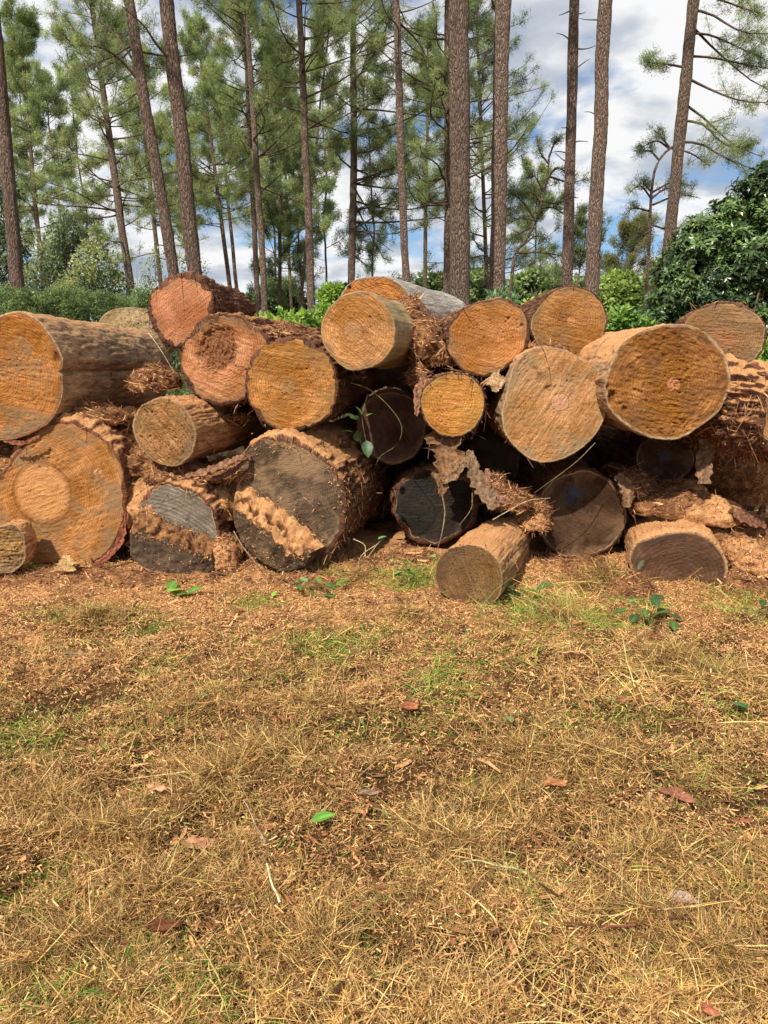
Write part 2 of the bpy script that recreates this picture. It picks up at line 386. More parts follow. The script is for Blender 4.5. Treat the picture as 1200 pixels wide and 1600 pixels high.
def make_log(outline, Y, yaw=0, pitch=0, length=2.0, pith=None, wood='orange', side='bark', bark_t=.03, sawdust=.4,
             streaks=1.0, rough_side=.012, relief=.008, seed=1., label='', saw=30, tilt=0, facekw={}, shag=0, shagcol=None,
             hole=None, dents=(), taper=-.04, green=0., top_lump=.0, NA=260, NR=84, group=True, sidekw={}, wood_side=None):
    outline = np.array(outline, float); cx, cy = outline.mean(0)
    C = at(cx, cy, Y)
    ya, pi_ = R(yaw), R(pitch)
    ax = np.array([math.sin(ya)*math.cos(pi_), math.cos(ya)*math.cos(pi_), math.sin(pi_)])
    ft = R(yaw+tilt); n = -np.array([math.sin(ft)*math.cos(pi_), math.cos(ft)*math.cos(pi_), math.sin(pi_)])
    right = nrm(np.cross(-n, np.array([0, 0, 1.]))); up = np.cross(right, -n)
    W = plane_pts(outline, C, n); C = W.mean(0)
    uv = np.stack([(W-C)@right, (W-C)@up], 1)
    O = catmull(uv, NA)
    a_ = np.arange(NA)/NA*2*math.pi
    irr = fbm(np.stack([np.cos(a_)*1.7, np.sin(a_)*1.7, np.full(NA, seed*3)], 1), 2)*.007 + fbm(np.stack([np.cos(a_)*9, np.sin(a_)*9, np.full(NA, seed)], 1), 3)*.0035
    rad = np.linalg.norm(O, axis=1); od = O/rad[:, None]; O = O+od*irr[:, None]*(1 if bark_t < .02 else 2.2)
    rad = np.linalg.norm(O, axis=1)
    pw = plane_pts([pith], C, n)[0] if pith is not None else C
    pu = np.array([(pw-C)@right, (pw-C)@up])
    zlow = (C+right*O[:, :1]+up*O[:, 1:])[:, 2].min()
    base = np.array([C[0], C[1]+length*.4*ax[1], zlow])
    root = thing('log', label, 'log', base, GRP if group else None)
    ws = dict(WOOD[wood]); ws.update(facekw)
    mf = mat_face('end_grain', pith=ws.pop('pith', None), saw=saw, seed=seed, **ws)
    sk = dict(SIDE[side]); sk.update(sidekw)
    ms = mat_side('log_flank', sawdust=sawdust, streaks=streaks, seed=seed, green=green, **sk)
    # --- cut face
    bt = bark_t*np.clip(1+1.1*fbm(np.stack([np.cos(a_)*2.6, np.sin(a_)*2.6, np.full(NA, seed+5)], 1), 4), .15, 2.6) if bark_t > .012 else np.full(NA, bark_t)
    inner = np.clip(1-bt/rad, .5, 1)
    tt = np.linspace(0, 1, NR)**.8
    UV2 = O[None]*(tt[:, None]*inner[None])[..., None]
    P2 = UV2.reshape(-1, 2)
    ca, sa = math.cos(R(saw)), math.sin(R(saw))
    q = np.stack([P2[:, 0]*ca-P2[:, 1]*sa, P2[:, 0]*sa+P2[:, 1]*ca], 1)
    disp = relief*(.28*fbm(np.stack([q[:, 0]*14, q[:, 1]*52, np.full(len(q), seed)], 1), 3)+.25*fbm(np.stack([P2[:, 0]*38, P2[:, 1]*38, np.full(len(q), seed)], 1), 3)+.45*fbm(np.stack([P2[:, 0]*6, P2[:, 1]*6, np.full(len(q), seed+9)], 1), 3))
    torn = fbm(np.stack([q[:, 0]*40, q[:, 1]*62, np.full(len(q), seed+3)], 1), 3)
    where = np.clip(fbm(np.stack([P2[:, 0]*5, P2[:, 1]*5, np.full(len(q), seed+33)], 1), 2)*1.2+.35, 0, 1)
    pits = np.clip(torn-.36, 0, 1)*where
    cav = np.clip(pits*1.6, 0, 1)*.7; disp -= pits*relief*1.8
    tr = np.repeat(tt, NA)
    if hole is not None:
        hu, hv, hr, hd = hole
        hw = plane_pts([(hu, hv)], C, n)[0]; hc = np.array([(hw-C)@right, (hw-C)@up])
        dd = np.linalg.norm((P2-hc)*[1., .85], axis=1)+fbm(np.stack([P2[:, 0]*14, P2[:, 1]*14, np.full(len(q), seed+5)], 1), 3)*hr*.22
        hm = 1/(1+np.exp((dd-hr)/.008))
        disp -= hm*(hd+.016*fbm(np.stack([P2[:, 0]*45, P2[:, 1]*20, np.full(len(q), seed)], 1), 3)); cav = np.maximum(cav, hm*(.62+.35*fbm(np.stack([P2[:, 0]*40, P2[:, 1]*40, np.full(len(q), 2.)], 1), 2)))
    for (hx, hy, hr, hd) in dents:
        hw = plane_pts([(hx, hy)], C, n)[0]; hc = np.array([(hw-C)@right, (hw-C)@up])
        dd = np.linalg.norm(P2-hc, axis=1)+fbm(np.stack([P2[:, 0]*22, P2[:, 1]*26, np.full(len(q), seed+5)], 1), 4)*min(hr*.6, .045)
        hm = 1/(1+np.exp((dd-hr*.8)/(hr*.22))); disp -= hm*hd; cav = np.maximum(cav, hm*(.85 if hr < .06 else np.clip(.42+.5*fbm(np.stack([P2[:, 0]*40, P2[:, 1]*60, np.full(len(q), 3.)], 1), 3), 0, .9)))
    disp *= np.clip((1-tr)*14, 0, 1)*.85+.15
    V = C+right*P2[:, :1]+up*P2[:, 1:]+n*disp[:, None]
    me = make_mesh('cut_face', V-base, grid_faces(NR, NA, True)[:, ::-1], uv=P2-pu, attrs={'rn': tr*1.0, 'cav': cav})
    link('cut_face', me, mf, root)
    # --- flank
    NL = max(24, int(length/.03)); s = np.linspace(0, 1, NL)**1.25*length
    s = np.concatenate([[0, 0], s[1:]]); f = np.concatenate([[0], np.ones(NL)]); 
    nl = len(s)
    SS = np.repeat(s, NA); AA = np.tile(a_, nl); rr = np.tile(rad, nl); oo = np.tile(od, (nl, 1))
    Pn = np.stack([oo[:, 0]*rr, oo[:, 1]*rr, SS], 1)
    d = rough_side*(fbm(Pn*[22, 22, 4.5]+seed, 4)+.55*fbm(Pn*[55, 55, 14]+seed, 3))
    lowf = .018*fbm(Pn*[3, 3, 2.2]+seed*2, 2)
    fr = np.clip(SS/.05, 0, 1)
    d = d*(fr*.8+.2)+lowf*np.clip(SS/.3, 0, 1)
    cavs = np.clip(-d/rough_side*.55-.25, 0, 1)*(1 if rough_side > .008 else .3)
    if top_lump:
        tm = np.clip(oo[:, 1]*1.6-.35, 0, 1)*np.clip(SS/.04, 0, 1)
        lump = top_lump*tm*np.clip(.6+.8*fbm(Pn*[6, 6, 4]+seed, 4), 0, 2)+top_lump*.35*tm*fbm(Pn*[45, 45, 40], 3)
        d += lump; cavs = np.maximum(cavs*(1-tm), np.clip(-fbm(Pn*[45, 45, 40], 3)-.3, 0, 1)*tm)
    r2 = (rr+d)*(1+taper*SS)
    first = np.repeat(f, NA) == 0
    r2 = np.where(first, rr*np.tile(inner, nl)-.002, r2)
    back = np.where(first, .004, 0)
    V = C+right*(oo[:, :1]*r2[:, None])+up*(oo[:, 1:]*r2[:, None])+ax*(SS+back)[:, None]
    V = np.concatenate([V, (C+ax*(length*.995))[None]])
    Fq = grid_faces(nl, NA, True)
    lastr = (nl-1)*NA+np.arange(NA); cap = np.stack([lastr, (nl-1)*NA+(np.arange(NA)+1) % NA, np.full(NA, nl*NA)], 1)
    uvs = np.concatenate([np.stack([AA*rad.mean(), SS], 1), [[0, length]]])
    cavs = np.concatenate([cavs, [0]])
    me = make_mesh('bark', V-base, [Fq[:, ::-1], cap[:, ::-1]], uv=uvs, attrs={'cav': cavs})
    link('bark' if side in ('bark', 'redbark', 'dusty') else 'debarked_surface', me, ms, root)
    if shag:
        mb = MB(); m = shag
        k = rng.integers(0, NA, m); ss = rng.random(m)**1.3*min(length, 1.6)
        rb = (rad[k])*(1+taper*ss)+.004
        P = C+right*(od[k, :1]*rb[:, None])+up*(od[k, 1:]*rb[:, None])+ax*ss[:, None]
        Nn = right*od[k, :1]+up*od[k, 1:]
        tang = np.cross(ax, Nn)
        D = ax*rng.normal(0, 1, (m, 1))*.9+tang*rng.normal(0, .45, (m, 1))+Nn*rng.uniform(.0, .14, (m, 1))-np.array([0, 0, .25])*rng.random((m, 1))
        L = rng.uniform(.015, .07, m)*(1+(rng.random(m) < .06)*1.5); Wd = rng.uniform(.002, .010, m)
        pal = np.array(shagcol or [(.30, .13, .065), (.18, .08, .045), (.42, .22, .10), (.10, .045, .03)])
        Cc = pal[rng.integers(0, len(pal), m)]*rng.uniform(.7, 1.25, (m, 1))
        ribbons(mb, P, D, Nn+rng.normal(0, .5, (m, 3)), L, Wd, Cc, bend=rng.normal(0, .3, (m, 3))-Nn*.15-np.array([0, 0, .35]))
        tag(mb.build('bark_fibres', M_FIBRE, root, base), kind='stuff')
    return dict(root=root, base=base, C=C, n=n, right=right, up=up, ax=ax, O=O, rad=rad, od=od)

def ell(cx, cy, rx, ry, rot=0, k=12, j=.03, seed=0):
    r_ = np.random.default_rng(seed); c, s = math.cos(R(rot)), math.sin(R(rot)); out = []
    for i in range(k):
        a = 2*math.pi*i/k; m = 1+r_.normal(0, j); x, y = rx*math.cos(a)*m, ry*math.sin(a)*m
        out.append((cx+x*c-y*s, cy+x*s+y*c))
    return out

LOGS = {}
LOGS['A'] = make_log([(-5, 494), (27, 487), (50, 494), (73, 514), (92, 543), (99, 563), (96, 577), (92, 581), (97, 588), (98, 605), (96, 622), (85, 649), (63, 670), (33, 684), (0, 688), (-45, 684), (-80, 660), (-102, 620), (-104, 580), (-90, 540), (-64, 511), (-35, 497)],
    5.25, yaw=2, length=2.5, pith=(-3, 592), wood='orange', side='smooth', bark_t=.012, sawdust=.34, rough_side=.009, relief=.013, seed=1.3, saw=12,
    facekw=dict(stain=.55, staincol=(.20, .14, .075), rim=(.36, .11, .05), rimw=.03), dents=[(90, 556, .035, .03), (84, 530, .02, .02)], shag=500, streaks=.8,
    sidekw=dict(b=(.32, .20, .12)),
    label='large debarked log cropped by the left edge, its smooth brown flank running back')
LOGS['B'] = make_log([(8, 735), (25, 710), (45, 682), (78, 662), (113, 656), (150, 676), (175, 698), (190, 730), (198, 770), (195, 815), (180, 850), (152, 876), (125, 887), (80, 884), (40, 880), (5, 868), (-18, 835), (-26, 790), (-15, 757)],
    5.28, yaw=6, length=2.3, pith=(66, 770), wood='gold', side='redbark', bark_t=.02, sawdust=.75, rough_side=.012, relief=.012, seed=2.1, saw=-22,
    facekw=dict(a=(.64, .31, .11), b=(.50, .21, .065), stain=.55, staincol=(.26, .155, .075), pith=(.63, .30, .105), pr=.235, rim=(.40, .12, .05), rimw=.012), shag=3200, top_lump=.05,
    label='biggest log at the lower left, pale inner circle on its orange sawn end')
LOGS['C'] = make_log([(207, 663), (217, 640), (233, 626), (253, 621), (277, 629), (293, 646), (303, 667), (305, 690), (297, 713), (277, 728), (253, 726), (230, 711), (213, 690)],
    5.2, yaw=13, length=1.3, pith=(262, 690), wood='brown', side='dusty', bark_t=.006, sawdust=.6, rough_side=.010, relief=.016, seed=3.7, saw=50,
    facekw=dict(a=(.56, .29, .115), b=(.40, .20, .08), stain=.35), shag=350,
    label='short stubby log on bark litter between two left end logs, tan flank turned right')
LOGS['D'] = make_log([(231, 470), (240, 452), (260, 436), (283, 427), (307, 428), (324, 443), (334, 463), (333, 485), (325, 505), (310, 525), (290, 540), (270, 543), (250, 527), (238, 507), (231, 488)],
    5.75, yaw=9, pitch=-2, length=.95, pith=(288, 478), wood='pink', side='bark', bark_t=.030, sawdust=.12, rough_side=.028, relief=.006, seed=4.2, saw=-35,
    facekw=dict(stain=.12, rough=.55, ring=1.0, rim=(.22, .09, .045), rimw=.02), shag=2200, shagcol=[(.16, .085, .055), (.10, .05, .035), (.22, .12, .07), (.06, .032, .024)],
    label='topmost log on the left, smooth salmon pink sawn end with thick dark bark')
LOGS['E'] = make_log([(280, 567), (283, 543), (299, 517), (319, 498), (343, 490), (369, 494), (395, 507), (418, 526), (420, 555), (407, 590), (390, 615), (365, 632), (340, 635), (317, 625), (297, 605), (284, 585)],
    5.5, yaw=14, length=1.8, pith=(340, 545), wood='pink', side='bark', bark_t=.022, sawdust=.35, rough_side=.024, relief=.012, seed=5.5, saw=20,
    facekw=dict(a=(.66, .33, .15), b=(.60, .24, .11), stain=.12, dark=(.12, .05, .025), rim=(.22, .09, .045)), hole=(338, 546, .145, .032), shag=1800,
    label='pink ended log with a rotten brown hollow in its heart')
LOGS['F'] = make_log([(383, 600), (386, 577), (399, 551), (423, 534), (450, 527), (477, 530), (500, 543), (517, 563), (526, 587), (528, 613), (520, 637), (503, 657), (483, 669), (457, 675), (433, 672), (410, 657), (393, 633)],
    5.38, yaw=9, length=2.0, pith=(449, 603), wood='orange', side='bark', bark_t=.022, sawdust=.15, rough_side=.020, relief=.012, seed=6.6, saw=8,
    facekw=dict(a=(.68, .33, .11), b=(.54, .225, .065), stain=.35, staincol=(.24, .14, .05), pith=(.33, .18, .06), pr=.055, rim=(.15, .06, .03), rimw=.015), shag=1000,
    label='round orange log with a dark heart spot, directly above the big grey ended log')
LOGS['G'] = make_log([(502, 517), (507, 493), (523, 472), (543, 458), (567, 455), (588, 463), (604, 480), (615, 503), (616, 530), (607, 553), (590, 570), (567, 578), (543, 577), (523, 563), (508, 543)],
    5.1, yaw=15, length=1.15, pith=(551, 517), wood='tan', side='olive', bark_t=.004, sawdust=.05, rough_side=.003, relief=.010, seed=7.1, saw=38, streaks=.45,
    facekw=dict(a=(.68, .33, .125), b=(.56, .255, .085), stain=.25, pith=(.42, .22, .09), pr=.07, rim=(.55, .38, .2), rimw=.012), shag=0, green=.5,
    label='smooth barkless log at top centre, olive flank turned right, leaning out over the gap')
LOGS['H'] = make_log([(524, 480), (543, 446), (565, 434), (591, 431), (613, 436), (631, 449), (642, 468), (645, 492), (632, 520), (606, 535), (575, 537), (545, 525), (527, 503)],
    6.5, yaw=24, length=1.6, pith=(588, 484), wood='orange', side='bleached', bark_t=.004, sawdust=.0, rough_side=.006, relief=.016, seed=8.8, saw=20, streaks=.9,
    facekw=dict(a=(.62, .25, .06), b=(.50, .18, .045), stain=.2, rough=1.3), dents=[(545, 450, .02, .03)],
    label='orange ended log behind the top centre log, bleached grey flank sloping right')
LOGS['I'] = make_log([(697, 528), (701, 507), (719, 486), (740, 474), (764, 468), (789, 468), (811, 478), (823, 495), (828, 514), (826, 535), (813, 556), (796, 571), (773, 585), (747, 589), (727, 583), (712, 567), (701, 550)],
    5.35, yaw=-2, length=2.0, pith=(765, 530), wood='pink', side='bark', bark_t=.014, sawdust=.35, rough_side=.014, relief=.008, seed=9.4, saw=14,
    facekw=dict(a=(.66, .30, .12), b=(.60, .26, .075), stain=.12, rough=.8, rim=(.3, .14, .06)), dents=[(795, 498, .012, .015), (808, 500, .014, .015), (815, 508, .01, .012), (790, 503, .01, .012)], shag=500,
    label='reddish orange log right of the litter filled cleft, saw lines across its end')
LOGS['J'] = make_log([(827, 504), (838, 480), (858, 458), (880, 448), (905, 447), (929, 458), (945, 480), (949, 504), (942, 530), (928, 549), (905, 560), (880, 562), (852, 553), (834, 530)],
    5.75, yaw=0, length=2.0, pith=(893, 500), wood='orange', side='bark', bark_t=.012, sawdust=.2, rough_side=.012, relief=.012, seed=10.2, saw=15,
    facekw=dict(a=(.52, .26, .09), b=(.38, .185, .065), stain=.4, staincol=(.2, .12, .05), pith=(.50, .22, .07), pr=.04), shag=300,
    label='highest log on the right half, brown orange disc touching the sky line')
LOGS['K'] = make_log([(794, 597), (806, 567), (824, 549), (852, 541), (880, 546), (908, 560), (932, 575), (945, 596), (947, 630), (941, 661), (925, 686), (904, 704), (876, 718), (852, 723), (827, 717), (803, 697), (787, 672), (784, 645), (789, 620)],
    5.15, yaw=1, length=2.2, pith=(875, 628), wood='tan', side='smooth', bark_t=.005, sawdust=.6, rough_side=.008, relief=.011, seed=11.7, saw=-58,
    facekw=dict(a=(.70, .36, .155), b=(.54, .27, .10), stain=.3, staincol=(.27, .2, .11), pith=(.62, .32, .19), pr=.058, rim=(.55, .42, .25), rimw=.012, ring=.6), dents=[(845, 590, .03, .012), (856, 606, .025, .014), (835, 575, .02, .01)], shag=300,
    label='tall rounded tan log with a small pink knot like heart at its centre')
LOGS['L'] = make_log([(945, 595), (953, 568), (971, 540), (995, 521), (1020, 511), (1048, 506), (1076, 508), (1104, 521), (1125, 542), (1138, 567), (1141, 595), (1135, 621), (1121, 645), (1097, 665), (1072, 681), (1048, 688), (1020, 686), (995, 675), (969, 657), (951, 635)],
    4.95, yaw=-2, length=1.5, pith=(1052, 600), wood='orange', side='smooth', bark_t=.005, sawdust=1.0, rough_side=.009, relief=.018, seed=12.3, saw=12,
    facekw=dict(a=(.58, .27, .08), b=(.42, .18, .055), stain=.5, staincol=(.17, .075, .025), pith=(.60, .25, .11), pr=.05, rim=(.60, .46, .28), rimw=.035, rough=1.3),
    dents=[(957, 625, .04, .05), (950, 606, .02, .05), (975, 640, .02, .02), (1020, 545, .13, .010), (1060, 540, .11, .010), (1100, 550, .07, .008), (985, 580, .07, .01)], shag=100,
    label='widest log on the right, deep orange torn end with a pale rim')
LOGS['M'] = make_log([(1062, 520), (1069, 500), (1082, 488), (1104, 476), (1132, 471), (1160, 476), (1182, 489), (1195, 505), (1198, 527), (1188, 552), (1168, 573), (1140, 586), (1105, 584), (1076, 563), (1064, 540)],
    6.55, yaw=16, length=1.2, pith=(1130, 526), wood='tan', side='bark', bark_t=.016, sawdust=.3, rough_side=.014, relief=.012, seed=13.9, saw=6,
    facekw=dict(a=(.46, .26, .12), b=(.36, .21, .10), heart=(.58, .24, .11), heartr=.13, stain=.4, staincol=(.2, .13, .07)), shag=500,
    label='pinkish brown log behind the widest right log, in front of the glossy bush')
LOGS['N'] = make_log(ell(1252, 652, 68, 74, seed=3), 4.75, yaw=-16, length=1.7, wood='tan', side='bark', bark_t=.03, sawdust=.95, rough_side=.034, relief=.01, seed=14.5,
    shag=5200, shagcol=[(.42, .22, .10), (.30, .14, .07), (.18, .08, .045), (.55, .30, .14)], top_lump=.05,
    label='shaggy bark covered log cropped by the right edge, dusted with sawdust')
LOGS['O'] = make_log([(656, 630), (661, 608), (677, 591), (701, 583), (728, 585), (747, 597), (757, 616), (758, 637), (750, 658), (736, 674), (715, 682), (694, 681), (677, 672), (663, 655)],
    5.25, yaw=3, length=2.0, pith=(707, 628), wood='gold', side='bark', bark_t=.010, sawdust=.3, rough_side=.018, relief=.009, seed=15.1, saw=4,
    facekw=dict(a=(.70, .34, .09), b=(.58, .24, .06), stain=.22, staincol=(.3, .19, .05)), shag=1200,
    label='small bright golden log under the reddish orange log')
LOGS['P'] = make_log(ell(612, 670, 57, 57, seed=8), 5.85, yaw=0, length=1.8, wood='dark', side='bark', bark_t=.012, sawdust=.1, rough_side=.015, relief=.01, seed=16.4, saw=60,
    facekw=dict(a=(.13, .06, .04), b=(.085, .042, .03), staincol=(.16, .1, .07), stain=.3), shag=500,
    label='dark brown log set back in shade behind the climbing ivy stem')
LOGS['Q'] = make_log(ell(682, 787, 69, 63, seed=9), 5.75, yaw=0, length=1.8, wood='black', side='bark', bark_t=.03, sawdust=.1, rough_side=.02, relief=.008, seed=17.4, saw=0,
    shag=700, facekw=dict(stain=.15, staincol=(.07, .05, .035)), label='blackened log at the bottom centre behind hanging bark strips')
LOGS['R'] = make_log([(362, 752), (373, 717), (393, 694), (417, 682), (443, 679), (473, 690), (505, 714), (530, 745), (541, 785), (537, 825), (522, 853), (500, 870), (467, 884), (435, 893), (405, 880), (380, 850), (366, 815), (358, 783)],
    5.22, yaw=14, length=1.6, pith=(450, 770), wood='grey', side='bark', bark_t=.032, sawdust=.8, rough_side=.013, relief=.008, seed=18.2, saw=-18,
    facekw=dict(a=(.20, .135, .088), b=(.115, .078, .05), ring=1.3, stain=.6, staincol=(.27, .165, .085), rim=(.07, .045, .03), rough=.8, rimw=.012), shag=3800, top_lump=.03,
    shagcol=[(.50, .27, .12), (.32, .16, .08), (.20, .10, .05), (.40, .26, .11)],
    label='big weathered grey ended log at the bottom with a broken dusty ledge')
LOGS['S'] = make_log([(203, 835), (212, 800), (226, 775), (245, 758), (270, 755), (300, 765), (325, 785), (340, 815), (345, 850), (338, 880), (305, 900), (260, 902), (222, 890), (204, 868)],
    5.2, yaw=10, length=1.5, pith=(225, 960), wood='grey', side='redbark', bark_t=.02, sawdust=.95, rough_side=.012, relief=.004, seed=19.9, saw=-18,
    facekw=dict(a=(.38, .33, .26), b=(.27, .225, .17), stain=.25, staincol=(.14, .10, .07), ringscale=44., rough=.7, ring=1.9), shag=2600, top_lump=.05,
    label='low half buried log with a silvery grey sawn plane and crumbling step')
LOGS['T'] = make_log([(679, 893), (684, 874), (701, 858), (722, 851), (747, 852), (768, 864), (780, 882), (785, 903), (782, 924), (770, 941), (748, 948), (722, 944), (698, 933), (683, 914)],
    4.5, yaw=22, length=.95, pith=(727, 905), wood='brown', side='dusty', bark_t=.004, sawdust=.75, rough_side=.007, relief=.010, seed=20.3, saw=70,
    facekw=dict(a=(.30, .175, .07), b=(.21, .12, .05), stain=.3, staincol=(.10, .055, .03), rim=(.42, .27, .12), rimw=.02), green=.3, shag=250, sidekw=dict(a=(.48, .30, .14), b=(.40, .24, .11)),
    label='short front log lying alone on the grass before the pile')
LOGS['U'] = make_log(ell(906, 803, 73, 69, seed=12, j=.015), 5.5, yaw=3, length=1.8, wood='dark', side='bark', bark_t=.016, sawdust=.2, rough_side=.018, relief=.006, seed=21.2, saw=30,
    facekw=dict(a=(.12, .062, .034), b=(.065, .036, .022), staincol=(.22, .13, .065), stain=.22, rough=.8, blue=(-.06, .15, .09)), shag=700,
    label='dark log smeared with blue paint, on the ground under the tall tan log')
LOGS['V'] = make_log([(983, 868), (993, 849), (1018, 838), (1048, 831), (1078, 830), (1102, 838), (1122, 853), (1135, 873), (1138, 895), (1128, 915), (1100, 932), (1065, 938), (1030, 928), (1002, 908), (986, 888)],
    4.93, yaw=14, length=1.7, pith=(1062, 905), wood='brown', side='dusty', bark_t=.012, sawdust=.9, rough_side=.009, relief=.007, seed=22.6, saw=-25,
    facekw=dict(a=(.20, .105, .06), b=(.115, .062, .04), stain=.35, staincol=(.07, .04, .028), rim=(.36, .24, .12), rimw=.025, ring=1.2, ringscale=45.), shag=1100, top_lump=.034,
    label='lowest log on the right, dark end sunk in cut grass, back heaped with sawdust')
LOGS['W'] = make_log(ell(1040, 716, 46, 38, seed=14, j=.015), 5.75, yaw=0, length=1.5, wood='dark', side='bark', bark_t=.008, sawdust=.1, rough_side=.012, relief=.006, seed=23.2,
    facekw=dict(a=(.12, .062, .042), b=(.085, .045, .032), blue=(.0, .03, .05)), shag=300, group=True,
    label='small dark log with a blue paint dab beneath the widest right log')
LOGS['X'] = make_log([(-22, 842), (0, 823), (22, 821), (36, 834), (41, 856), (36, 880), (18, 894), (-10, 895), (-30, 880), (-34, 860)],
    4.95, yaw=-4, length=.2, wood='tan', side='dusty', bark_t=.004, sawdust=.5, rough_side=.014, relief=.03, seed=24.2, saw=0,
    facekw=dict(a=(.50, .30, .12), b=(.38, .22, .09)), shag=60, NR=40, NA=120,
    label='small splintered log stub cropped by the left edge at ground level')
LOGS['Y'] = make_log([(150, 512), (158, 495), (172, 485), (192, 480), (214, 480), (236, 486), (250, 500), (254, 520), (245, 545), (220, 560), (185, 560), (160, 545), (150, 530)],
    7.9, yaw=-6, length=1.2, wood='tan', side='olive', bark_t=.006, sawdust=.1, rough_side=.006, relief=.02, seed=25.2, saw=80,
    facekw=dict(a=(.58, .45, .25), b=(.46, .34, .18), stain=.3, staincol=(.2, .13, .07), rough=.7), shag=60, NR=40, NA=120,
    label='pale yellowish log end behind the debarked left log')
LOGS['Z1'] = make_log(ell(1012, 768, 22, 20, seed=15), 5.5, yaw=0, length=.9, wood='dark', side='bark', bark_t=.01, sawdust=.4, rough_side=.012, relief=.01, seed=26.2,
    facekw=dict(a=(.16, .085, .055)), shag=250, NR=30, NA=100, label='thin dark log end peeping out above the lowest right log')
# second row further in, glimpsed through the gaps
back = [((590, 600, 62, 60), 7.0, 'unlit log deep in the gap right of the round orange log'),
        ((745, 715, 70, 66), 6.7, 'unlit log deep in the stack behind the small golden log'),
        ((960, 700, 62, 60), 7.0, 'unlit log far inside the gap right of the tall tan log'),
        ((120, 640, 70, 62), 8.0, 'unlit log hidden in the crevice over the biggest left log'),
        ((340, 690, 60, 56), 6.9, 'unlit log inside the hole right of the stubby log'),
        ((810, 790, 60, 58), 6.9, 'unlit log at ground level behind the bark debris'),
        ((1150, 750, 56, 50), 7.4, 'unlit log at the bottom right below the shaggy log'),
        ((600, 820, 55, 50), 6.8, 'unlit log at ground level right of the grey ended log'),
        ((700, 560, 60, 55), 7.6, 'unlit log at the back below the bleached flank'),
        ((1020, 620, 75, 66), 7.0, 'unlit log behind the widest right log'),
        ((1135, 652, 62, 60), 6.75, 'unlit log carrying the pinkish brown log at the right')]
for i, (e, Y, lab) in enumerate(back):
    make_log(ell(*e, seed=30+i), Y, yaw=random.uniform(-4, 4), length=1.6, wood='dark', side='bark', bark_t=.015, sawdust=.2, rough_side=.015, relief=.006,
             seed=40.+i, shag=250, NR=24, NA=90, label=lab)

# --- broken ledges standing proud of two sawn ends
def ledge(lg, back_px, front_px, bot_px, off, nameA, matA, matB, seed, labelA, rough=.02):
    n, C = lg['n'], lg['C']
    jg = lambda k: (lg['up']*(fbm(np.stack([np.linspace(0, 1, 90)*9, np.full(90, k+seed), np.zeros(90)], 1), 4)*.045)[:, None]+n*(fbm(np.stack([np.linspace(0, 1, 90)*7, np.full(90, k+seed+5), np.zeros(90)], 1), 3)*.02)[:, None])
    Bk = catmull(plane_pts(back_px, C+n*.004, n), 90, False)+jg(1)*[1, 0, 1]; Fr = jg(2)+ catmull(plane_pts(front_px, C+n*off, n), 90, False); Bt = catmull(plane_pts(bot_px, C+n*(off*.9), n), 90, False)
    def loft(A, B, m): t = np.linspace(0, 1, m)[:, None, None]; return (A[None]*(1-t)+B[None]*t)
    top = loft(Bk, Fr, 46).reshape(-1, 3)
    w = np.repeat(np.sin(np.linspace(0, math.pi, 46))**.5, 90)
    nz = fbm(top*[14, 14, 14]+seed, 4); fz = fbm(top*[48, 48, 48]+seed, 3)
    tv = np.repeat(np.linspace(0, 1, 46), 90)
    holes = np.clip(fbm(top*[19, 15, 19]+seed*3, 4)-.10, 0, 1)*np.clip(tv*4-.9, 0, 1)
    nn = nrm(np.array([.1, -.5, .85]))
    top = top+nn*((rough*1.1*fbm(top*[6, 6, 6]+seed, 2)+rough*.6*nz+rough*.6*fz)*w-.05*holes*w)[:, None]
    cav = np.clip(holes*5-.15, 0, 1)
    root, base = lg['root'], lg['base']
    o = link(nameA, make_mesh(nameA, top-base, grid_faces(46, 90)[:, ::-1], attrs={'cav': cav}), matA, root); o['label'] = labelA
    fr = loft(Fr, Bt, 30).reshape(-1, 3); w2 = np.repeat(np.linspace(0, 1, 30)**.3, 90)
    fr = fr+n*((.014*fbm(fr*[14, 14, 14]+seed, 4)+.006*fbm(fr*[50, 50, 50]+seed, 2))*w2)[:, None]
    # side returns to the face
    o = link('lower_face', make_mesh('lower_face', fr-base, grid_faces(30, 90)[:, ::-1], uv=np.stack([(fr-C)@lg['right'], (fr-C)@lg['up']], 1), attrs={'rn': np.zeros(len(fr)), 'cav': np.zeros(len(fr))}), matB, root)
    for k in (0, -1):
        edge = np.concatenate([loft(Bk, Fr, 12)[:, k], loft(Fr, Bt, 12)[1:, k]])
        proj = edge-n*((edge-C)@n)[:, None]-n*.01
        V = np.concatenate([edge, proj]); m = len(edge); i = np.arange(m-1)
        link('ledge_side', make_mesh('ledge_side', V-base, np.stack([i, i+1, i+1+m, i+m], 1), attrs={'cav': np.full(len(V), .3), 'rn': np.zeros(len(V))}, uv=V[:, [0, 2]]), matB, root)
mdk = mat_face('weathered_lower_face', (.15, .10, .06), (.095, .062, .038), (.03, .02, .015), saw=-30, seed=3.3, stain=.4, staincol=(.20, .13, .07), rough=.8)
mdk2 = mat_face('grey_lower_face', (.12, .082, .052), (.08, .055, .036), (.03, .022, .018), saw=10, seed=5.3, stain=.3, staincol=(.17, .11, .07), rough=.5)
ledge(LOGS['R'], [(370, 756), (388, 758), (410, 775), (450, 802), (485, 830), (509, 852)], [(364, 790), (385, 806), (410, 826), (435, 850), (456, 868), (484, 866)],
      [(366, 822), (382, 850), (402, 872), (425, 886), (447, 893), (478, 884)], .20, 'sawdust_ledge', M_SAWDUST, mdk, 2.2, 'crumbly sawdust covered ledge', .012)
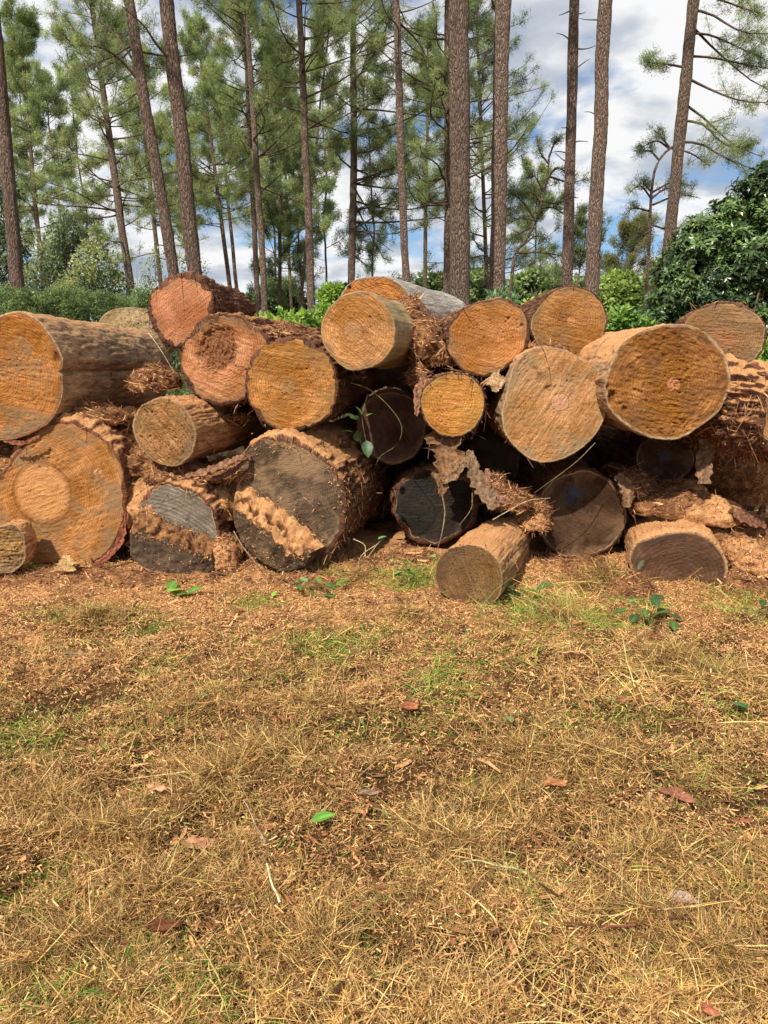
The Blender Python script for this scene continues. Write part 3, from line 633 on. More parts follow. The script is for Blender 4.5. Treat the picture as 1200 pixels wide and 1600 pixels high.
ledge(LOGS['S'], [(219, 797), (245, 806), (275, 822), (305, 835), (338, 846)], [(203, 828), (230, 836), (262, 846), (295, 858), (330, 870)],
      [(203, 868), (225, 888), (260, 902), (300, 902), (334, 890)], .17, 'broken_ledge', M_LITTER, mdk2, 7.2, 'crumbling brown broken ledge', .016)

# crumbs scattered over and below the ledges
def crumbs(lg, px, n, w, off, pal=(SAWDUST, (.40, .19, .08), (.22, .10, .045))):
    mb = MB(); c = catmull(plane_pts(px, lg['C']+lg['n']*off, lg['n']), 60, False); k = rng.integers(0, 60, n)
    P = c[k]+lg['up']*rng.normal(0, w, n)[:, None]+lg['right']*rng.normal(0, w, n)[:, None]+lg['n']*rng.uniform(0, .012, n)[:, None]
    D = nrm(rng.normal(0, 1, (n, 3))); ribbons(mb, P-lg['base'], D, rng.normal(0, 1, (n, 3))+lg['n'], rng.gamma(3, .003, n)+.003, rng.uniform(.002, .007, n), np.array(pal)[rng.integers(0, len(pal), n)]*rng.uniform(.7, 1.1, (n, 1)), 2, bend=rng.normal(0, .4, (n, 3)), taper=.7)
    tag(mb.build('sawdust_crumbs', M_FIBRE, lg['root']), kind='stuff')
crumbs(LOGS['R'], [(364, 792), (385, 808), (410, 828), (435, 852), (456, 870), (484, 868)], 260, .010, .205)
crumbs(LOGS['R'], [(372, 760), (410, 778), (450, 806), (485, 834), (507, 852)], 350, .022, .012)
crumbs(LOGS['S'], [(203, 830), (230, 838), (262, 848), (295, 860), (330, 872)], 220, .010, .175)
crumbs(LOGS['S'], [(222, 797), (250, 806), (290, 826), (335, 842)], 250, .015, .012)

DUSTY = (SAWDUST, (.52, .27, .12))
crumbs(LOGS['R'], [(395, 700), (440, 692), (490, 710), (525, 750), (532, 800)], 260, .025, .012, DUSTY)
crumbs(LOGS['R'], [(390, 740), (430, 760), (470, 790), (505, 800)], 90, .10, .012, DUSTY)
crumbs(LOGS['R'], [(385, 840), (410, 865), (450, 882)], 80, .05, .20, DUSTY)
crumbs(LOGS['S'], [(225, 860), (270, 875), (315, 882)], 60, .05, .17, DUSTY)
# ------------------------------------------------------------------ ground
def clump(x, y):
    P = np.stack([np.asarray(x, float)*7.5, np.asarray(y, float)*10.5, np.full(len(np.atleast_1d(x)), 5.5)], 1)
    return np.clip(fbm(P, 3)*.9+.5*perlin(P*.35+40), -1, 1)
def gz(x, y):
    x = np.asarray(x, float); y = np.asarray(y, float); P = np.stack([x, y, np.zeros_like(x)], 1)
    near = np.clip(1-(np.abs(y-3.5)-4)/3, 0, 1)
    z = .045*fbm(P*[1.1, 1.4, 1], 2)+.028*fbm(P*[3.6, 4.6, 1]+9, 3)+.011*fbm(P*[16, 19, 1]+4, 3)
    lip = np.clip((y-(4.75+.25*perlin(P*[.9, .1, 1]+5)))/.5, 0, 1)
    z = z*(.45+.55*np.clip((5.2-y)/1.0, 0, 1))+lip*(.05+.04*perlin(P*[2.5, 1, 1]+2))
    z += .030*clump(x, y)*np.clip((5.0-y)/.8, .25, 1)*(y < 6)
    return z*near-.02
def axis_coords(lo, hi, step, far, g=1.18):
    c = list(np.arange(lo, hi, step)); s = step
    while c[-1] < far: s *= g; c.append(c[-1]+s)
    s = step; pre = []
    p = lo
    while p > -far: s *= g; p -= s; pre.append(p)
    return np.array(pre[::-1]+c)
gx = axis_coords(-4.2, 4.2, .025, 900); gy = axis_coords(.8, 7.0, .025, 900)
X, Yg = np.meshgrid(gx, gy); xf, yf = X.ravel(), Yg.ravel()
Z = gz(xf, yf)
def mat_ground():
    t = NT('forest_floor'); geo = t.n('ShaderNodeNewGeometry').outputs['Position']
    sp = t.n('ShaderNodeSeparateXYZ', {0: geo})
    n1 = t.noise(geo, 2.2, 6, .65, .3); n2 = t.noise(geo, 26, 6, .75, .3); n3 = t.noise(geo, 140, 4, .75); n4 = t.noise(geo, 8, 5, .7)
    prox = t.math('ADD', t.math('MULTIPLY', t.math('SUBTRACT', sp.outputs[1], 3.1), .42), t.math('MULTIPLY', t.math('SUBTRACT', n1, .5), 2.4))
    dusty = t.ramp(prox, [(.15, 0.), (.75, 1.)])
    base = t.mix(t.ramp(n4, [(.36, 0.), (.62, 1.)]), (.05, .028, .013), (.15, .08, .032))
    dust = t.mix(t.ramp(n2, [(.33, 0.), (.6, 1.)]), (.34, .165, .07), SAWDUST)
    col = t.mix(t.math('MULTIPLY', dusty, t.ramp(n4, [(.3, .35), (.5, 1.)])), base, dust)
    far = t.ramp(t.math('MULTIPLY', sp.outputs[1], .01), [(.075, 0.), (.12, 1.)])
    col = t.mix(far, col, t.mix(t.ramp(n1, [(.4, 0.), (.6, 1.)]), (.06, .08, .025), (.12, .085, .045)))
    col = t.mix(t.math('MULTIPLY', t.ramp(n3, [(.34, 1.), (.48, 0.)]), .5), col, (.09, .045, .02))
    return t.pbr(col, .95, t.bump(t.math('ADD', n2, t.math('MULTIPLY', n3, .6)), .9, .02), .05)
g_o = link('ground', make_mesh('ground', np.stack([xf, yf, Z], 1), grid_faces(len(gy), len(gx))), mat_ground())
tag(g_o, 'sawdust strewn clearing floor in front of the pile', kind='structure')

# ------------------------------------------------------------------ cut hay, chips, green grass
PAL = {'tan': (.58, .33, .12), 'pale': (.78, .57, .25), 'brown': (.22, .115, .046), 'olive': (.25, .185, .06), 'green': (.17, .30, .04), 'fresh': (.32, .48, .08),
       'dust': SAWDUST, 'dark': (.10, .055, .026), 'red': (.34, .13, .065), 'yel': (.78, .56, .17)}
def palpick(n, names, w):
    w = np.array(w, float)
    if w.ndim == 1: k = rng.choice(len(names), n, p=w/w.sum())
    else:
        c = np.cumsum(w/w.sum(1, keepdims=True), 1); k = (rng.random((n, 1)) > c).sum(1).clip(0, len(names)-1)
    return np.array([PAL[q] for q in names])[k]*rng.uniform(.7, 1.2, (n, 1))
def scatter(n, y0, y1, power=1.0, marg=.85):
    """more per square metre where the camera is near"""
    u = rng.random(n); y = y0*(y1/y0)**(u**power)
    x = rng.uniform(-1, 1, n)*(y*.62+marg); return x, y
def tone(x, y):
    P = np.stack([x, y, np.zeros_like(x)], 1)
    band = .55*np.exp(-((y-1.45)/.35)**2)+.45*np.exp(-((y-4.3)/.6)**2)-.28*np.exp(-((y-2.6)/.8)**2)   # shade painted into litter tones: darker middle strip, brighter near and far
    return fbm(P*[1.5, 2.0, 1]+31, 3)+band*.7, fbm(P*[5, 6.5, 1]+77, 3)
# hay: long soft curved stalks
N = 480000
x, y = scatter(N, 1.15, 5.15, 1.0)
t1, t2 = tone(x, y)
prox = np.clip((y-3.2)/1.6+t1*.55, 0, 1)
keep = rng.random(N) > prox*.80
keep &= rng.random(N) < np.clip(.68+t2*.6, .15, 1)
cl = clump(x, y); keep &= rng.random(N) < np.clip(.48+1.2*cl, .06, 1)
x, y, t1, t2, cl = x[keep], y[keep], t1[keep], t2[keep], cl[keep]; N = len(x)
swirl = fbm(np.stack([x*1.6, y*1.6, np.zeros(N)], 1)+50, 2)*4.0
a = swirl+rng.normal(0, 1.1, N)
lift = np.clip(t2*.5+.5, 0, 1)
pit = rng.normal(.05, .24, N)
D = np.stack([np.cos(a)*np.cos(pit), np.sin(a)*np.cos(pit), np.sin(pit)], 1)
z = gz(x, y)+rng.random(N)**1.5*(.008+.040*lift)
L = rng.gamma(2.6, .0070, N)+.009; L = np.where(rng.random(N) < .04, L*2.0, L)*np.clip(1.35-.17*y, .7, 1.1); W = rng.uniform(.0012, .0030, N)*(.8+.12*y)
hi, lo_ = np.clip(cl, 0, 1), np.clip(-cl, 0, 1)
wts = np.stack([np.full(N, 3.2), .3+hi*2.6+.9*np.clip(2.2-y, 0, 1)+np.clip(t1, 0, 1)*.6, 1.2+np.clip(-t1, 0, 1)*6+lo_*9, .40+np.clip(-t2, 0, 1)*1.4, .09+np.clip(t2-.25, 0, 1)*.9, .9+np.clip(y-2.4, 0, 2)*1.1, .3+lo_*10+np.clip(-t1-.15, 0, 1)*3, np.full(N, .12), .3+hi*2.5+np.clip(2.0-y, 0, 1)*1.2], 1)  # low t1 browns the stalks: broad shade patches put into hay colour
C = palpick(N, ['tan', 'pale', 'brown', 'olive', 'green', 'dust', 'dark', 'red', 'yel'], wts)
mb = MB()
ribbons(mb, np.stack([x, y, z], 1), D, np.array([0, 0, 1.])+rng.normal(0, .45, (N, 3)), L, W, C, 3, bend=np.stack([rng.normal(0, .55, N), rng.normal(0, .55, N), rng.normal(-.1, .3, N)], 1), taper=.3)
# small wads and tufts that stand proud of the mat
K = 18000
cx_, cy_ = scatter(K, 1.15, 5.0, 1.0); w1, w2 = tone(cx_, cy_); ch = clump(cx_, cy_)
ok = rng.random(K) < np.clip(.75-np.clip((cy_-3.4)/1.5+w1*.5, 0, 1)*.55, .12, 1)*np.clip(.35+1.5*ch, .02, 1); cx_, cy_, w1, w2 = cx_[ok], cy_[ok], w1[ok], w2[ok]; K = len(cx_)
R0 = rng.gamma(3, .009, K)+.010; per = 16; k = np.repeat(np.arange(K), per); n = len(k)
an = rng.random(n)*6.283; rr_ = R0[k]*np.sqrt(rng.random(n)); hz = R0[k]*.75*(1-(rr_/R0[k])**2)*rng.random(n)**.5
hx = cx_[k]+rr_*np.cos(an); hy = cy_[k]+rr_*np.sin(an)
main = rng.random(K)*6.283; a = main[k]+rng.normal(0, .9, n); pt = rng.normal(.12, .42, n)
D = np.stack([np.cos(a)*np.cos(pt), np.sin(a)*np.cos(pt), np.sin(pt)], 1)
cn = np.array([PAL[q] for q in ['tan', 'pale', 'brown', 'olive', 'yel', 'dust', 'dark']]); kc = rng.choice(7, K, p=[.25, .10, .23, .12, .08, .10, .12]); dk = (w1 < -.05) & (rng.random(K) < .45); kc[dk] = rng.choice([2, 3, 6], dk.sum(), p=[.5, .2, .3])  # wads take darker colours inside the painted shade patches
C = cn[kc][k]*.6+palpick(n, ['tan', 'pale', 'brown', 'yel'], [3, 1.5, 1.2, 1.5])*.4
ribbons(mb, np.stack([hx, hy, gz(hx, hy)+hz+.004], 1), D, rng.normal(0, .5, (n, 3))+[0, 0, 1], (rng.gamma(3, .009, n)+.010), rng.uniform(.0016, .0042, n)*(.8+.12*hy), C*rng.uniform(.75, 1.15, (n, 1)), 3, bend=rng.normal(0, .6, (n, 3)), taper=.35)
# thicker tangled heaps of hay
heaps = [((120, 1480), 0.3, 2400, 0.06), ((500, 1480), 0.3, 2400, 0.06), ((1000, 1450), 0.3, 2400, 0.06), ((300, 1110), 0.3, 1800, 0.05), ((930, 1180), 0.3, 2000, 0.06), ((160, 1300), 0.3, 2000, 0.06), ((760, 1250), 0.35, 2400, 0.06), ((430, 1180), 0.35, 2400, 0.07), ((1050, 1035), .34, 3800, .09), ((940, 912), .30, 3600, .12), ((880, 965), .30, 2600, .07), ((560, 905), .2, 1000, .05), ((80, 1240), .35, 2200, .05), ((330, 1215), .3, 1800, .05), ((640, 960), .26, 1000, .04),
         ((1150, 1060), .25, 1800, .06), ((820, 1170), .3, 1800, .04), ((480, 1100), .3, 1800, .04), ((150, 960), .3, 1500, .05), ((1120, 1500), .3, 2600, .05), ((250, 1400), .3, 2000, .04), ((700, 1330), .3, 2000, .05), ((1010, 1330), .25, 1600, .04)]
for (px, rad_, n, hh) in heaps:
    c = on_ground(*px); r_ = np.abs(rng.normal(0, .5, n))*rad_; an = rng.random(n)*6.28
    hx, hy = c[0]+r_*np.cos(an), c[1]+r_*np.sin(an)*.7
    hz = gz(hx, hy)+rng.random(n)*hh*1.2*np.exp(-(r_/rad_)**2*2)
    a = rng.random(n)*6.28; pt = rng.normal(.1, .4, n)
    D = np.stack([np.cos(a)*np.cos(pt), np.sin(a)*np.cos(pt), np.sin(pt)], 1)
    ribbons(mb, np.stack([hx, hy, hz], 1), D, rng.normal(0, 1, (n, 3))+[0, 0, 1], rng.gamma(3, .014, n)+.015, rng.uniform(.0014, .0030, n)*(.8+.12*c[1]),
            palpick(n, ['tan', 'pale', 'brown', 'olive', 'yel', 'dark'], [3, 1.2, 2, 2, 1.2, .8]), 4, bend=rng.normal(0, .5, (n, 3)), taper=.3)
tag(mb.build('cut_hay', M_STRAW), 'tangled cut hay lying all over the clearing', kind='stuff')
# sawdust crumbs and bark flakes
mb = MB()
N = 450000
x, y = scatter(N, 1.15, 5.6, .8); t1, t2 = tone(x, y)
prox = np.clip((y-2.6)/1.7+t1*.7, 0.04, 1); keep = rng.random(N) < prox*.9+.36
x, y = x[keep], y[keep]; N = len(x)
z = gz(x, y)+rng.random(N)**2*.014+np.where(rng.random(N) < .30, rng.random(N)*.045*np.clip((5.-y)/2, .1, 1), 0)
a = rng.random(N)*6.28; pt = rng.normal(0, .4, N)
D = np.stack([np.cos(a)*np.cos(pt), np.sin(a)*np.cos(pt), np.sin(pt)], 1)
cl = clump(x, y); C = palpick(N, ['dust', 'tan', 'brown', 'red', 'pale', 'dark'], np.stack([2.6+2.4*np.clip((y-2.6)/1.4, 0, 1), np.full(N, 2.2), 1.1+4*np.clip(-cl, 0, 1), np.full(N, .4), np.full(N, .9), 3*np.clip(-cl-.1, 0, 1)], 1))
ribbons(mb, np.stack([x, y, z], 1), D, np.array([0, 0, 1.])+rng.normal(0, .6, (N, 3)), rng.gamma(2.5, .0045, N)+.004, rng.uniform(.002, .007, N)*(.7+.13*y), C, 1, taper=.8)
# bigger bark flakes
N = 3800
x, y = scatter(N, 1.3, 5.6, .6)
z = gz(x, y)+.008+rng.random(N)*.02; a = rng.random(N)*6.28
D = np.stack([np.cos(a), np.sin(a), rng.normal(0, .2, N)], 1)
C = palpick(N, ['red', 'brown', 'dust', 'dark'], [2.5, 2.5, 1.5, 1.5])
ribbons(mb, np.stack([x, y, z], 1), D, np.array([0, 0, 1.])+rng.normal(0, .35, (N, 3)), rng.gamma(3, .011, N)+.01, rng.uniform(.006, .02, N), C, 2, bend=rng.normal(0, .3, (N, 3)), taper=.6)
tag(mb.build('sawdust_crumbs', M_FIBRE), 'orange sawdust crumbs and bark flakes spread over the ground', kind='stuff')
# green grass, still fresh
mb = MB()
def grass(px, py, sx, sy, n, Lm, flat=.6, names=('green', 'fresh', 'olive', 'yel'), w=(4, 3, 1, 1)):
    n = int(n*1.9)
    c = on_ground(px, py); k = c[1]/F
    hx = c[0]+rng.normal(0, sx*k, n); hy = c[1]+rng.normal(0, sy*k*3, n)
    a = rng.random(n)*6.28; el = np.clip(rng.normal(1.2-flat, .35, n), .05, 1.5)
    D = np.stack([np.cos(a)*np.cos(el), np.sin(a)*np.cos(el), np.sin(el)], 1)
    ribbons(mb, np.stack([hx, hy, gz(hx, hy)+.004], 1), D, np.cross(D, [0, 0, 1.])+rng.normal(0, .6, (n, 3)), rng.gamma(4, Lm/4, n)+.02, rng.uniform(.002, .0045, n)*(.8+.1*c[1]), palpick(n, list(names), list(w)), 4,
            bend=np.stack([rng.normal(0, .3, n), rng.normal(0, .3, n), -rng.uniform(.1, .7, n)], 1), taper=.15)
for g in [(1100, 1220, 60, 18, 160, .05), (560, 1130, 60, 16, 170, .05), (230, 1130, 70, 18, 190, .05), (950, 1110, 60, 16, 200, .05), (760, 1030, 60, 14, 200, .06), (420, 1000, 60, 12, 170, .05), (160, 1000, 70, 12, 160, .05), (395, 948, 30, 6, 90, .05), (140, 955, 45, 8, 420, .07, .9), (250, 968, 22, 6, 110, .05), (530, 1005, 32, 10, 300, .06), (690, 1055, 32, 12, 320, .06), (600, 985, 60, 14, 260, .04), (480, 1000, 20, 8, 110, .05),
          (855, 955, 50, 16, 420, .09, .7), (930, 975, 38, 12, 260, .08), (1080, 1030, 28, 14, 260, .08), (1150, 1110, 20, 12, 90, .06), (330, 1090, 22, 10, 130, .06, .9), (255, 1045, 20, 8, 100, .05),
          (40, 1150, 50, 16, 240, .06), (30, 1140, 25, 10, 120, .05), (640, 910, 28, 10, 160, .09, .3), (480, 905, 25, 8, 110, .06), (820, 1395, 26, 16, 90, .05), (90, 1540, 55, 30, 340, .06, .6), (300, 1560, 60, 25, 260, .06, .6),
          (200, 1520, 60, 25, 220, .05), (560, 1480, 30, 20, 90, .04), (750, 1230, 16, 14, 60, .05), (1170, 960, 30, 12, 160, .07), (1010, 940, 25, 8, 130, .06), (400, 935, 26, 6, 110, .04), (30, 890, 40, 8, 120, .05),
          (850, 1000, 60, 14, 180, .05), (1060, 1500, 40, 18, 110, .05), (1140, 1380, 60, 30, 160, .05), (60, 1390, 50, 25, 170, .05), (700, 1120, 50, 16, 160, .04), (860, 1150, 40, 14, 120, .04), (450, 1050, 90, 18, 240, .04),(900,1440,200,60,260,.04),(300,1300,200,60,260,.04)]:
    grass(*g)
grass(880, 958, 55, 9, 300, .11, .6, ('fresh', 'yel', 'green'), (3, 2, 2)); grass(650, 905, 40, 6, 120, .10, .3); grass(520, 900, 50, 5, 100, .07, .4); grass(960, 915, 30, 5, 130, .09, .4, ('olive', 'tan', 'green'), (3, 2, 1)); grass(1160, 930, 30, 8, 120, .08, .4)
grass(860, 935, 40, 10, 260, .13, .5, ('yel', 'pale', 'green'), (4, 3, 1)); grass(1000, 1060, 60, 20, 160, .14, .5, ('yel', 'pale'), (3, 2))
grass(780, 1380, 40, 25, 120, .08, .3, ('pale', 'yel'), (3, 2)); grass(600, 1560, 200, 30, 900, .07, .35, ('pale', 'yel', 'tan'), (3, 2, 2)); grass(1050, 1560, 120, 30, 700, .07, .35, ('pale', 'yel', 'tan'), (3, 2, 2))
tag(mb.build('green_grass', M_STRAW), 'sparse fresh grass blades showing through the hay', kind='stuff')

# ------------------------------------------------------------------ litter heaped between and before the logs
mb = MB(); LV = []; LF = []; LC = []; ln = 0
HV = []; HF = []; HC = []; hn = 0
def heap(px, py, Y, rx, ry, rz, n, seed, fib):
    global hn
    c = at(px, py, Y); u = np.linspace(0, 2*math.pi, n, endpoint=False); v = np.linspace(-.3, math.pi/2, n//2)
    U, Vv = np.meshgrid(u, v); U, Vv = U.ravel(), Vv.ravel(); S = np.stack([np.cos(U)*np.cos(Vv), np.sin(U)*np.cos(Vv), np.sin(Vv)], 1)
    P = S*[rx, ry, rz]; d = fbm((c+P)*[7, 7, 7]+seed, 4)*.035+fbm((c+P)*[38, 38, 38]+seed, 3)*.009
    P = c+P+S*d[:, None]; HV.append(P); HF.append(grid_faces(n//2, n, True)+hn); HC.append(np.clip(-d*14-.35, 0, 1)); hn += len(P)
    k = rng.integers(0, len(P), fib); D = rng.normal(0, 1, (fib, 3)); D -= S[k]*np.sum(D*S[k], 1)[:, None]*.85
    C = np.array([SAWDUST, (.52, .27, .12), (.18, .08, .045), (.40, .2, .09)])[rng.integers(0, 4, fib)]*rng.uniform(.7, 1.1, (fib, 1))
    ribbons(mb, P[k]+S[k]*.003, D, S[k]+rng.normal(0, .4, (fib, 3)), rng.gamma(2, .009, fib)+.006, rng.uniform(.002, .010, fib), C, 2, bend=rng.normal(0, .3, (fib, 3)), taper=.5)
def mound(px, py, Y, rx, ry, rz, n=60, seed=0, fib=700, dusty=.5):
    """lumpy mound; centre surveyed at (px,py,Y), radii in metres"""
    global ln
    if dusty > .9: return heap(px, py, Y, rx, ry, rz, n, seed, fib)
    c = at(px, py, Y); u = np.linspace(0, 2*math.pi, n, endpoint=False); v = np.linspace(-.3, math.pi/2, n//2)
    U, Vv = np.meshgrid(u, v); U, Vv = U.ravel(), Vv.ravel()
    S = np.stack([np.cos(U)*np.cos(Vv), np.sin(U)*np.cos(Vv), np.sin(Vv)], 1)
    P = S*[rx, ry, rz]; d = fbm((c+P)*[9, 9, 9]+seed, 4)*.032+fbm((c+P)*[34, 34, 34]+seed, 3)*.013
    P = c+P+S*d[:, None]; cav = np.clip(-d*16-.25, 0, 1)
    LV.append(P); LF.append(grid_faces(n//2, n, True)+ln); LC.append(cav); ln += len(P)
    k = rng.integers(0, len(P), fib); a = rng.random(fib)*6.28
    D = np.stack([np.cos(a), np.sin(a)*.6, rng.normal(-.1, .4, fib)], 1); D -= S[k]*np.sum(D*S[k], 1)[:, None]*.85
    C = np.array([SAWDUST, (.30, .13, .065), (.18, .08, .045), (.42, .22, .10), (.10, .05, .03)])[rng.integers(0, 5, fib)]*rng.uniform(.7, 1.2, (fib, 1))
    ribbons(mb, P[k]+S[k]*.004, D, S[k]+rng.normal(0, .4, (fib, 3)), rng.gamma(2., .014, fib)+.008, rng.uniform(.002, .016, fib)*rng.random(fib), C, 3, bend=rng.normal(0, .35, (fib, 3)), taper=.4)
for i, m in enumerate([(215, 725, 5.62, .30, .32, .16, 60), (330, 742, 5.5, .34, .26, .07), (280, 745, 5.42, .26, .20, .09), (385, 735, 5.55, .14, .3, .08), (180, 690, 5.75, .2, .4, .12), (245, 600, 6.0, .18, .3, .14),
        (140, 655, 5.6, .3, .3, .10), (340, 650, 5.9, .3, .3, .05), (665, 545, 5.75, .13, .35, .24), (640, 500, 6.0, .12, .3, .16), (690, 560, 5.7, .16, .3, .17), (655, 590, 5.65, .08, .25, .14), (440, 525, 5.9, .16, .3, .06),
        (800, 785, 5.3, .13, .2, .09), (770, 760, 5.45, .09, .2, .07), (830, 800, 5.5, .12, .2, .12), (1045, 790, 5.5, .30, .3, .14), (1110, 830, 5.45, .28, .35, .14), (1180, 850, 5.3, .30, .25, .18), (985, 760, 5.6, .14, .2, .12),
        (1150, 740, 5.9, .3, .3, .25), (845, 545, 5.9, .2, .3, .04), (940, 560, 5.9, .2, .3, .05), (60, 720, 5.7, .4, .3, .2), (5, 730, 5.6, .3, .3, .18), (1170, 765, 6.2, .5, .3, .28), (1195, 700, 6.3, .4, .3, .3), (510, 690, 5.9, .2, .3, .02)]):
    mound(*m[:6], seed=i*3.1, fib=2200)
# low skirt of litter in front of the pile
for i, (px, py, rx, rz) in enumerate([(40, 905, .45, .06), (130, 900, .4, .07), (220, 905, .35, .06), (330, 900, .3, .09), (385, 890, .22, .09), (470, 905, .3, .06), (560, 890, .3, .09), (610, 880, .3, .07), (660, 880, .2, .08), (850, 885, .25, .08), (920, 895, .28, .10), (975, 915, .2, .09),
        (1160, 915, .2, .10), (1195, 890, .25, .12), (640, 860, .3, .05)]):
    c = on_ground(px, py); mound(px, py+8, c[1]+.05, rx, .22, rz+.03, seed=60+i*2.3, fib=1700)
for i, m in enumerate([(255, 790, 5.62, .46, .40, .34), (185, 725, 5.66, .24, .40, .24), (345, 790, 5.52, .22, .28, .22), (150, 690, 5.7, .24, .40, .16),
        (353, 875, 5.22, .10, .22, .20), (1095, 800, 5.45, .28, .35, .13), (1060, 778, 5.6, .22, .3, .12), (1150, 860, 5.15, .16, .3, .12), (1185, 880, 5.0, .2, .25, .10), (830, 815, 5.35, .12, .2, .07), (1180, 610, 5.3, .25, .4, .06)]):
    mound(*m, n=80, seed=200+i*1.9, fib=1500, dusty=1)
o = link('sawdust_heap', make_mesh('sawdust_heap', np.concatenate(HV), np.concatenate(HF), attrs={'cav': np.concatenate(HC)}), M_SAWDUST)
tag(o, 'pale orange sawdust heaped over the lower logs', kind='stuff')
V = np.concatenate(LV)
o = link('bark_litter', make_mesh('bark_litter', V, np.concatenate(LF), attrs={'cav': np.concatenate(LC)}), M_LITTER)
tag(o, 'reddish bark litter and sawdust heaped in the clefts of the pile', kind='stuff')
tag(mb.build('loose_fibres', M_FIBRE), 'loose bark fibres caught between the logs', kind='stuff')

# ------------------------------------------------------------------ bark slabs, hanging strips, stems
def slab(name, label, cat, pts, width, thick, col, Y=None, n=40, seed=0, jag=.4, tags=True, group=None, face=(0, -1, .1)):
    """torn bark strip along surveyed points [(px,py,Y)], width list in metres"""
    P = np.array([at(*p) for p in pts]); P = catmull(P, n, False)
    wd = np.interp(np.linspace(0, 1, n), np.linspace(0, 1, len(width)), width)
    T = nrm(np.gradient(P, axis=0)); Nf = nrm(np.array(face, float)); S = nrm(np.cross(T, Nf)); Nn = nrm(np.cross(S, T))
    m = 13; u = np.linspace(-1, 1, m); V = []
    el = 1+jag*noise1(np.linspace(0, 11, n)+seed, 1.+seed); er = 1+jag*noise1(np.linspace(0, 11, n)+seed, 8.+seed)
    for side in (1, -1):
        for i in range(n):
            for uu in u:
                e = wd[i]/2*(el[i] if uu < 0 else er[i])*uu
                V.append(P[i]+S[i]*e+Nn[i]*(side*thick/2*(1-abs(uu)**3)+.25*wd[i]*(uu*uu-.3)))
    V = np.array(V); V += Nn[0]*(.013*fbm(V*[70, 70, 16]+seed, 4))[:, None]+S[0]*(.008*fbm(V*[50, 50, 50]+seed+9, 3))[:, None]
    f1 = grid_faces(n, m); f2 = grid_faces(n, m)[:, ::-1]+n*m
    base = P[np.argmin(P[:, 2])]
    c = np.array(col)[None]*(1+.5*fbm(V*[40, 40, 12], 3))[:, None]
    o = link(name, make_mesh(name, V-base, [f1, f2], attrs={'Col': np.clip(c, .01, 1)}), M_BARKPIECE, loc=tuple(base))
    return tag(o, label, cat, group)
HS = 'bark slabs torn off and caught in the pile'
slab('bark_slab', 'ragged tan bark flap hanging over the blackened log', 'bark', [(695, 672, 5.35), (700, 705, 5.3), (692, 740, 5.25), (690, 775, 5.22)], [.26, .22, .14, .03], .02, (.19, .10, .05), seed=1, jag=.7, group=HS)
slab('bark_slab', 'curled bark strip reaching right from the hanging flap', 'bark', [(735, 705, 5.3), (722, 728, 5.25), (705, 745, 5.22), (690, 752, 5.2)], [.04, .05, .06, .05], .02, (.24, .15, .08), seed=2, group=HS)
slab('bark_slab', 'pointed bark slab leaning down towards the short front log', 'bark', [(737, 705, 5.2), (738, 728, 5.15), (750, 755, 5.1), (765, 780, 5.0), (775, 795, 4.95)], [.02, .10, .12, .11, .06], .025, (.17, .105, .06), seed=3, jag=.45, group=HS)
slab('bark_slab', 'thin upright bark curl beside the pointed slab', 'bark', [(762, 732, 5.1), (762, 755, 5.08), (772, 772, 5.05), (792, 784, 5.0)], [.03, .04, .05, .04], .02, (.22, .11, .07), seed=4, group=HS)
slab('bark_slab', 'upright brown bark post below the widest right log', 'bark', [(1106, 655, 5.3), (1104, 690, 5.28), (1098, 725, 5.25), (1098, 756, 5.22)], [.13, .12, .11, .10], .05, (.22, .13, .075), seed=5, group=HS)
slab('bark_slab', 'broken reddish bark plate right of the blue painted log', 'bark', [(965, 742, 5.4), (980, 765, 5.35), (978, 792, 5.35)], [.06, .10, .05], .03, (.22, .125, .07), seed=6, group=HS)
slab('bark_slab', 'long flat bark slab lying under the stubby log', 'bark', [(290, 745, 5.15), (330, 735, 5.15), (360, 722, 5.15), (385, 712, 5.2)], [.03, .07, .07, .03], .025, (.20, .10, .055), seed=7, group=HS, face=(0, -.6, .8))
slab('bark_slab', 'second bark slab lying just behind the flat one by the stubby log', 'bark', [(330, 750, 5.2), (360, 738, 5.2), (392, 712, 5.25)], [.03, .05, .03], .025, (.19, .09, .055), seed=8, group=HS, face=(0, -.6, .8))
slab('bark_slab', 'reddish bark slab under the right end of the pile', 'bark', [(1140, 795, 5.15), (1165, 812, 5.1), (1195, 820, 5.1)], [.06, .12, .10], .03, (.16, .075, .045), seed=9, group=HS, face=(0, -.6, .8))
slab('bark_slab', 'red bark strip along the lower right rim of the biggest log', 'bark', [(196, 800, 5.2), (190, 840, 5.18), (172, 866, 5.14), (145, 888, 5.1)], [.03, .045, .05, .03], .02, (.22, .075, .04), seed=10, group=HS)
slab('bark_slab', 'red bark slip hanging under the debarked left log', 'bark', [(5, 688, 5.2), (35, 692, 5.2), (62, 682, 5.2)], [.02, .03, .015], .01, (.24, .09, .05), seed=11, group=HS)
slab('wood_chip', 'small pale wedge of wood standing before the biggest log', 'wood piece', [(105, 865, 5.05), (104, 880, 5.0), (103, 893, 4.98)], [.03, .10, .14], .03, (.40, .25, .11), seed=12)
slab('bark_slab', 'torn bark hanging from the left of the small golden log', 'bark', [(668, 590, 5.4), (655, 615, 5.3), (650, 650, 5.25)], [.09, .07, .02], .02, (.25, .12, .07), seed=13, group=HS)
slab('bark_slab', 'light torn wood flap under the reddish orange log', 'bark', [(765, 588, 5.35), (775, 598, 5.32), (772, 612, 5.32)], [.18, .12, .03], .02, (.42, .27, .15), seed=14, group=HS)

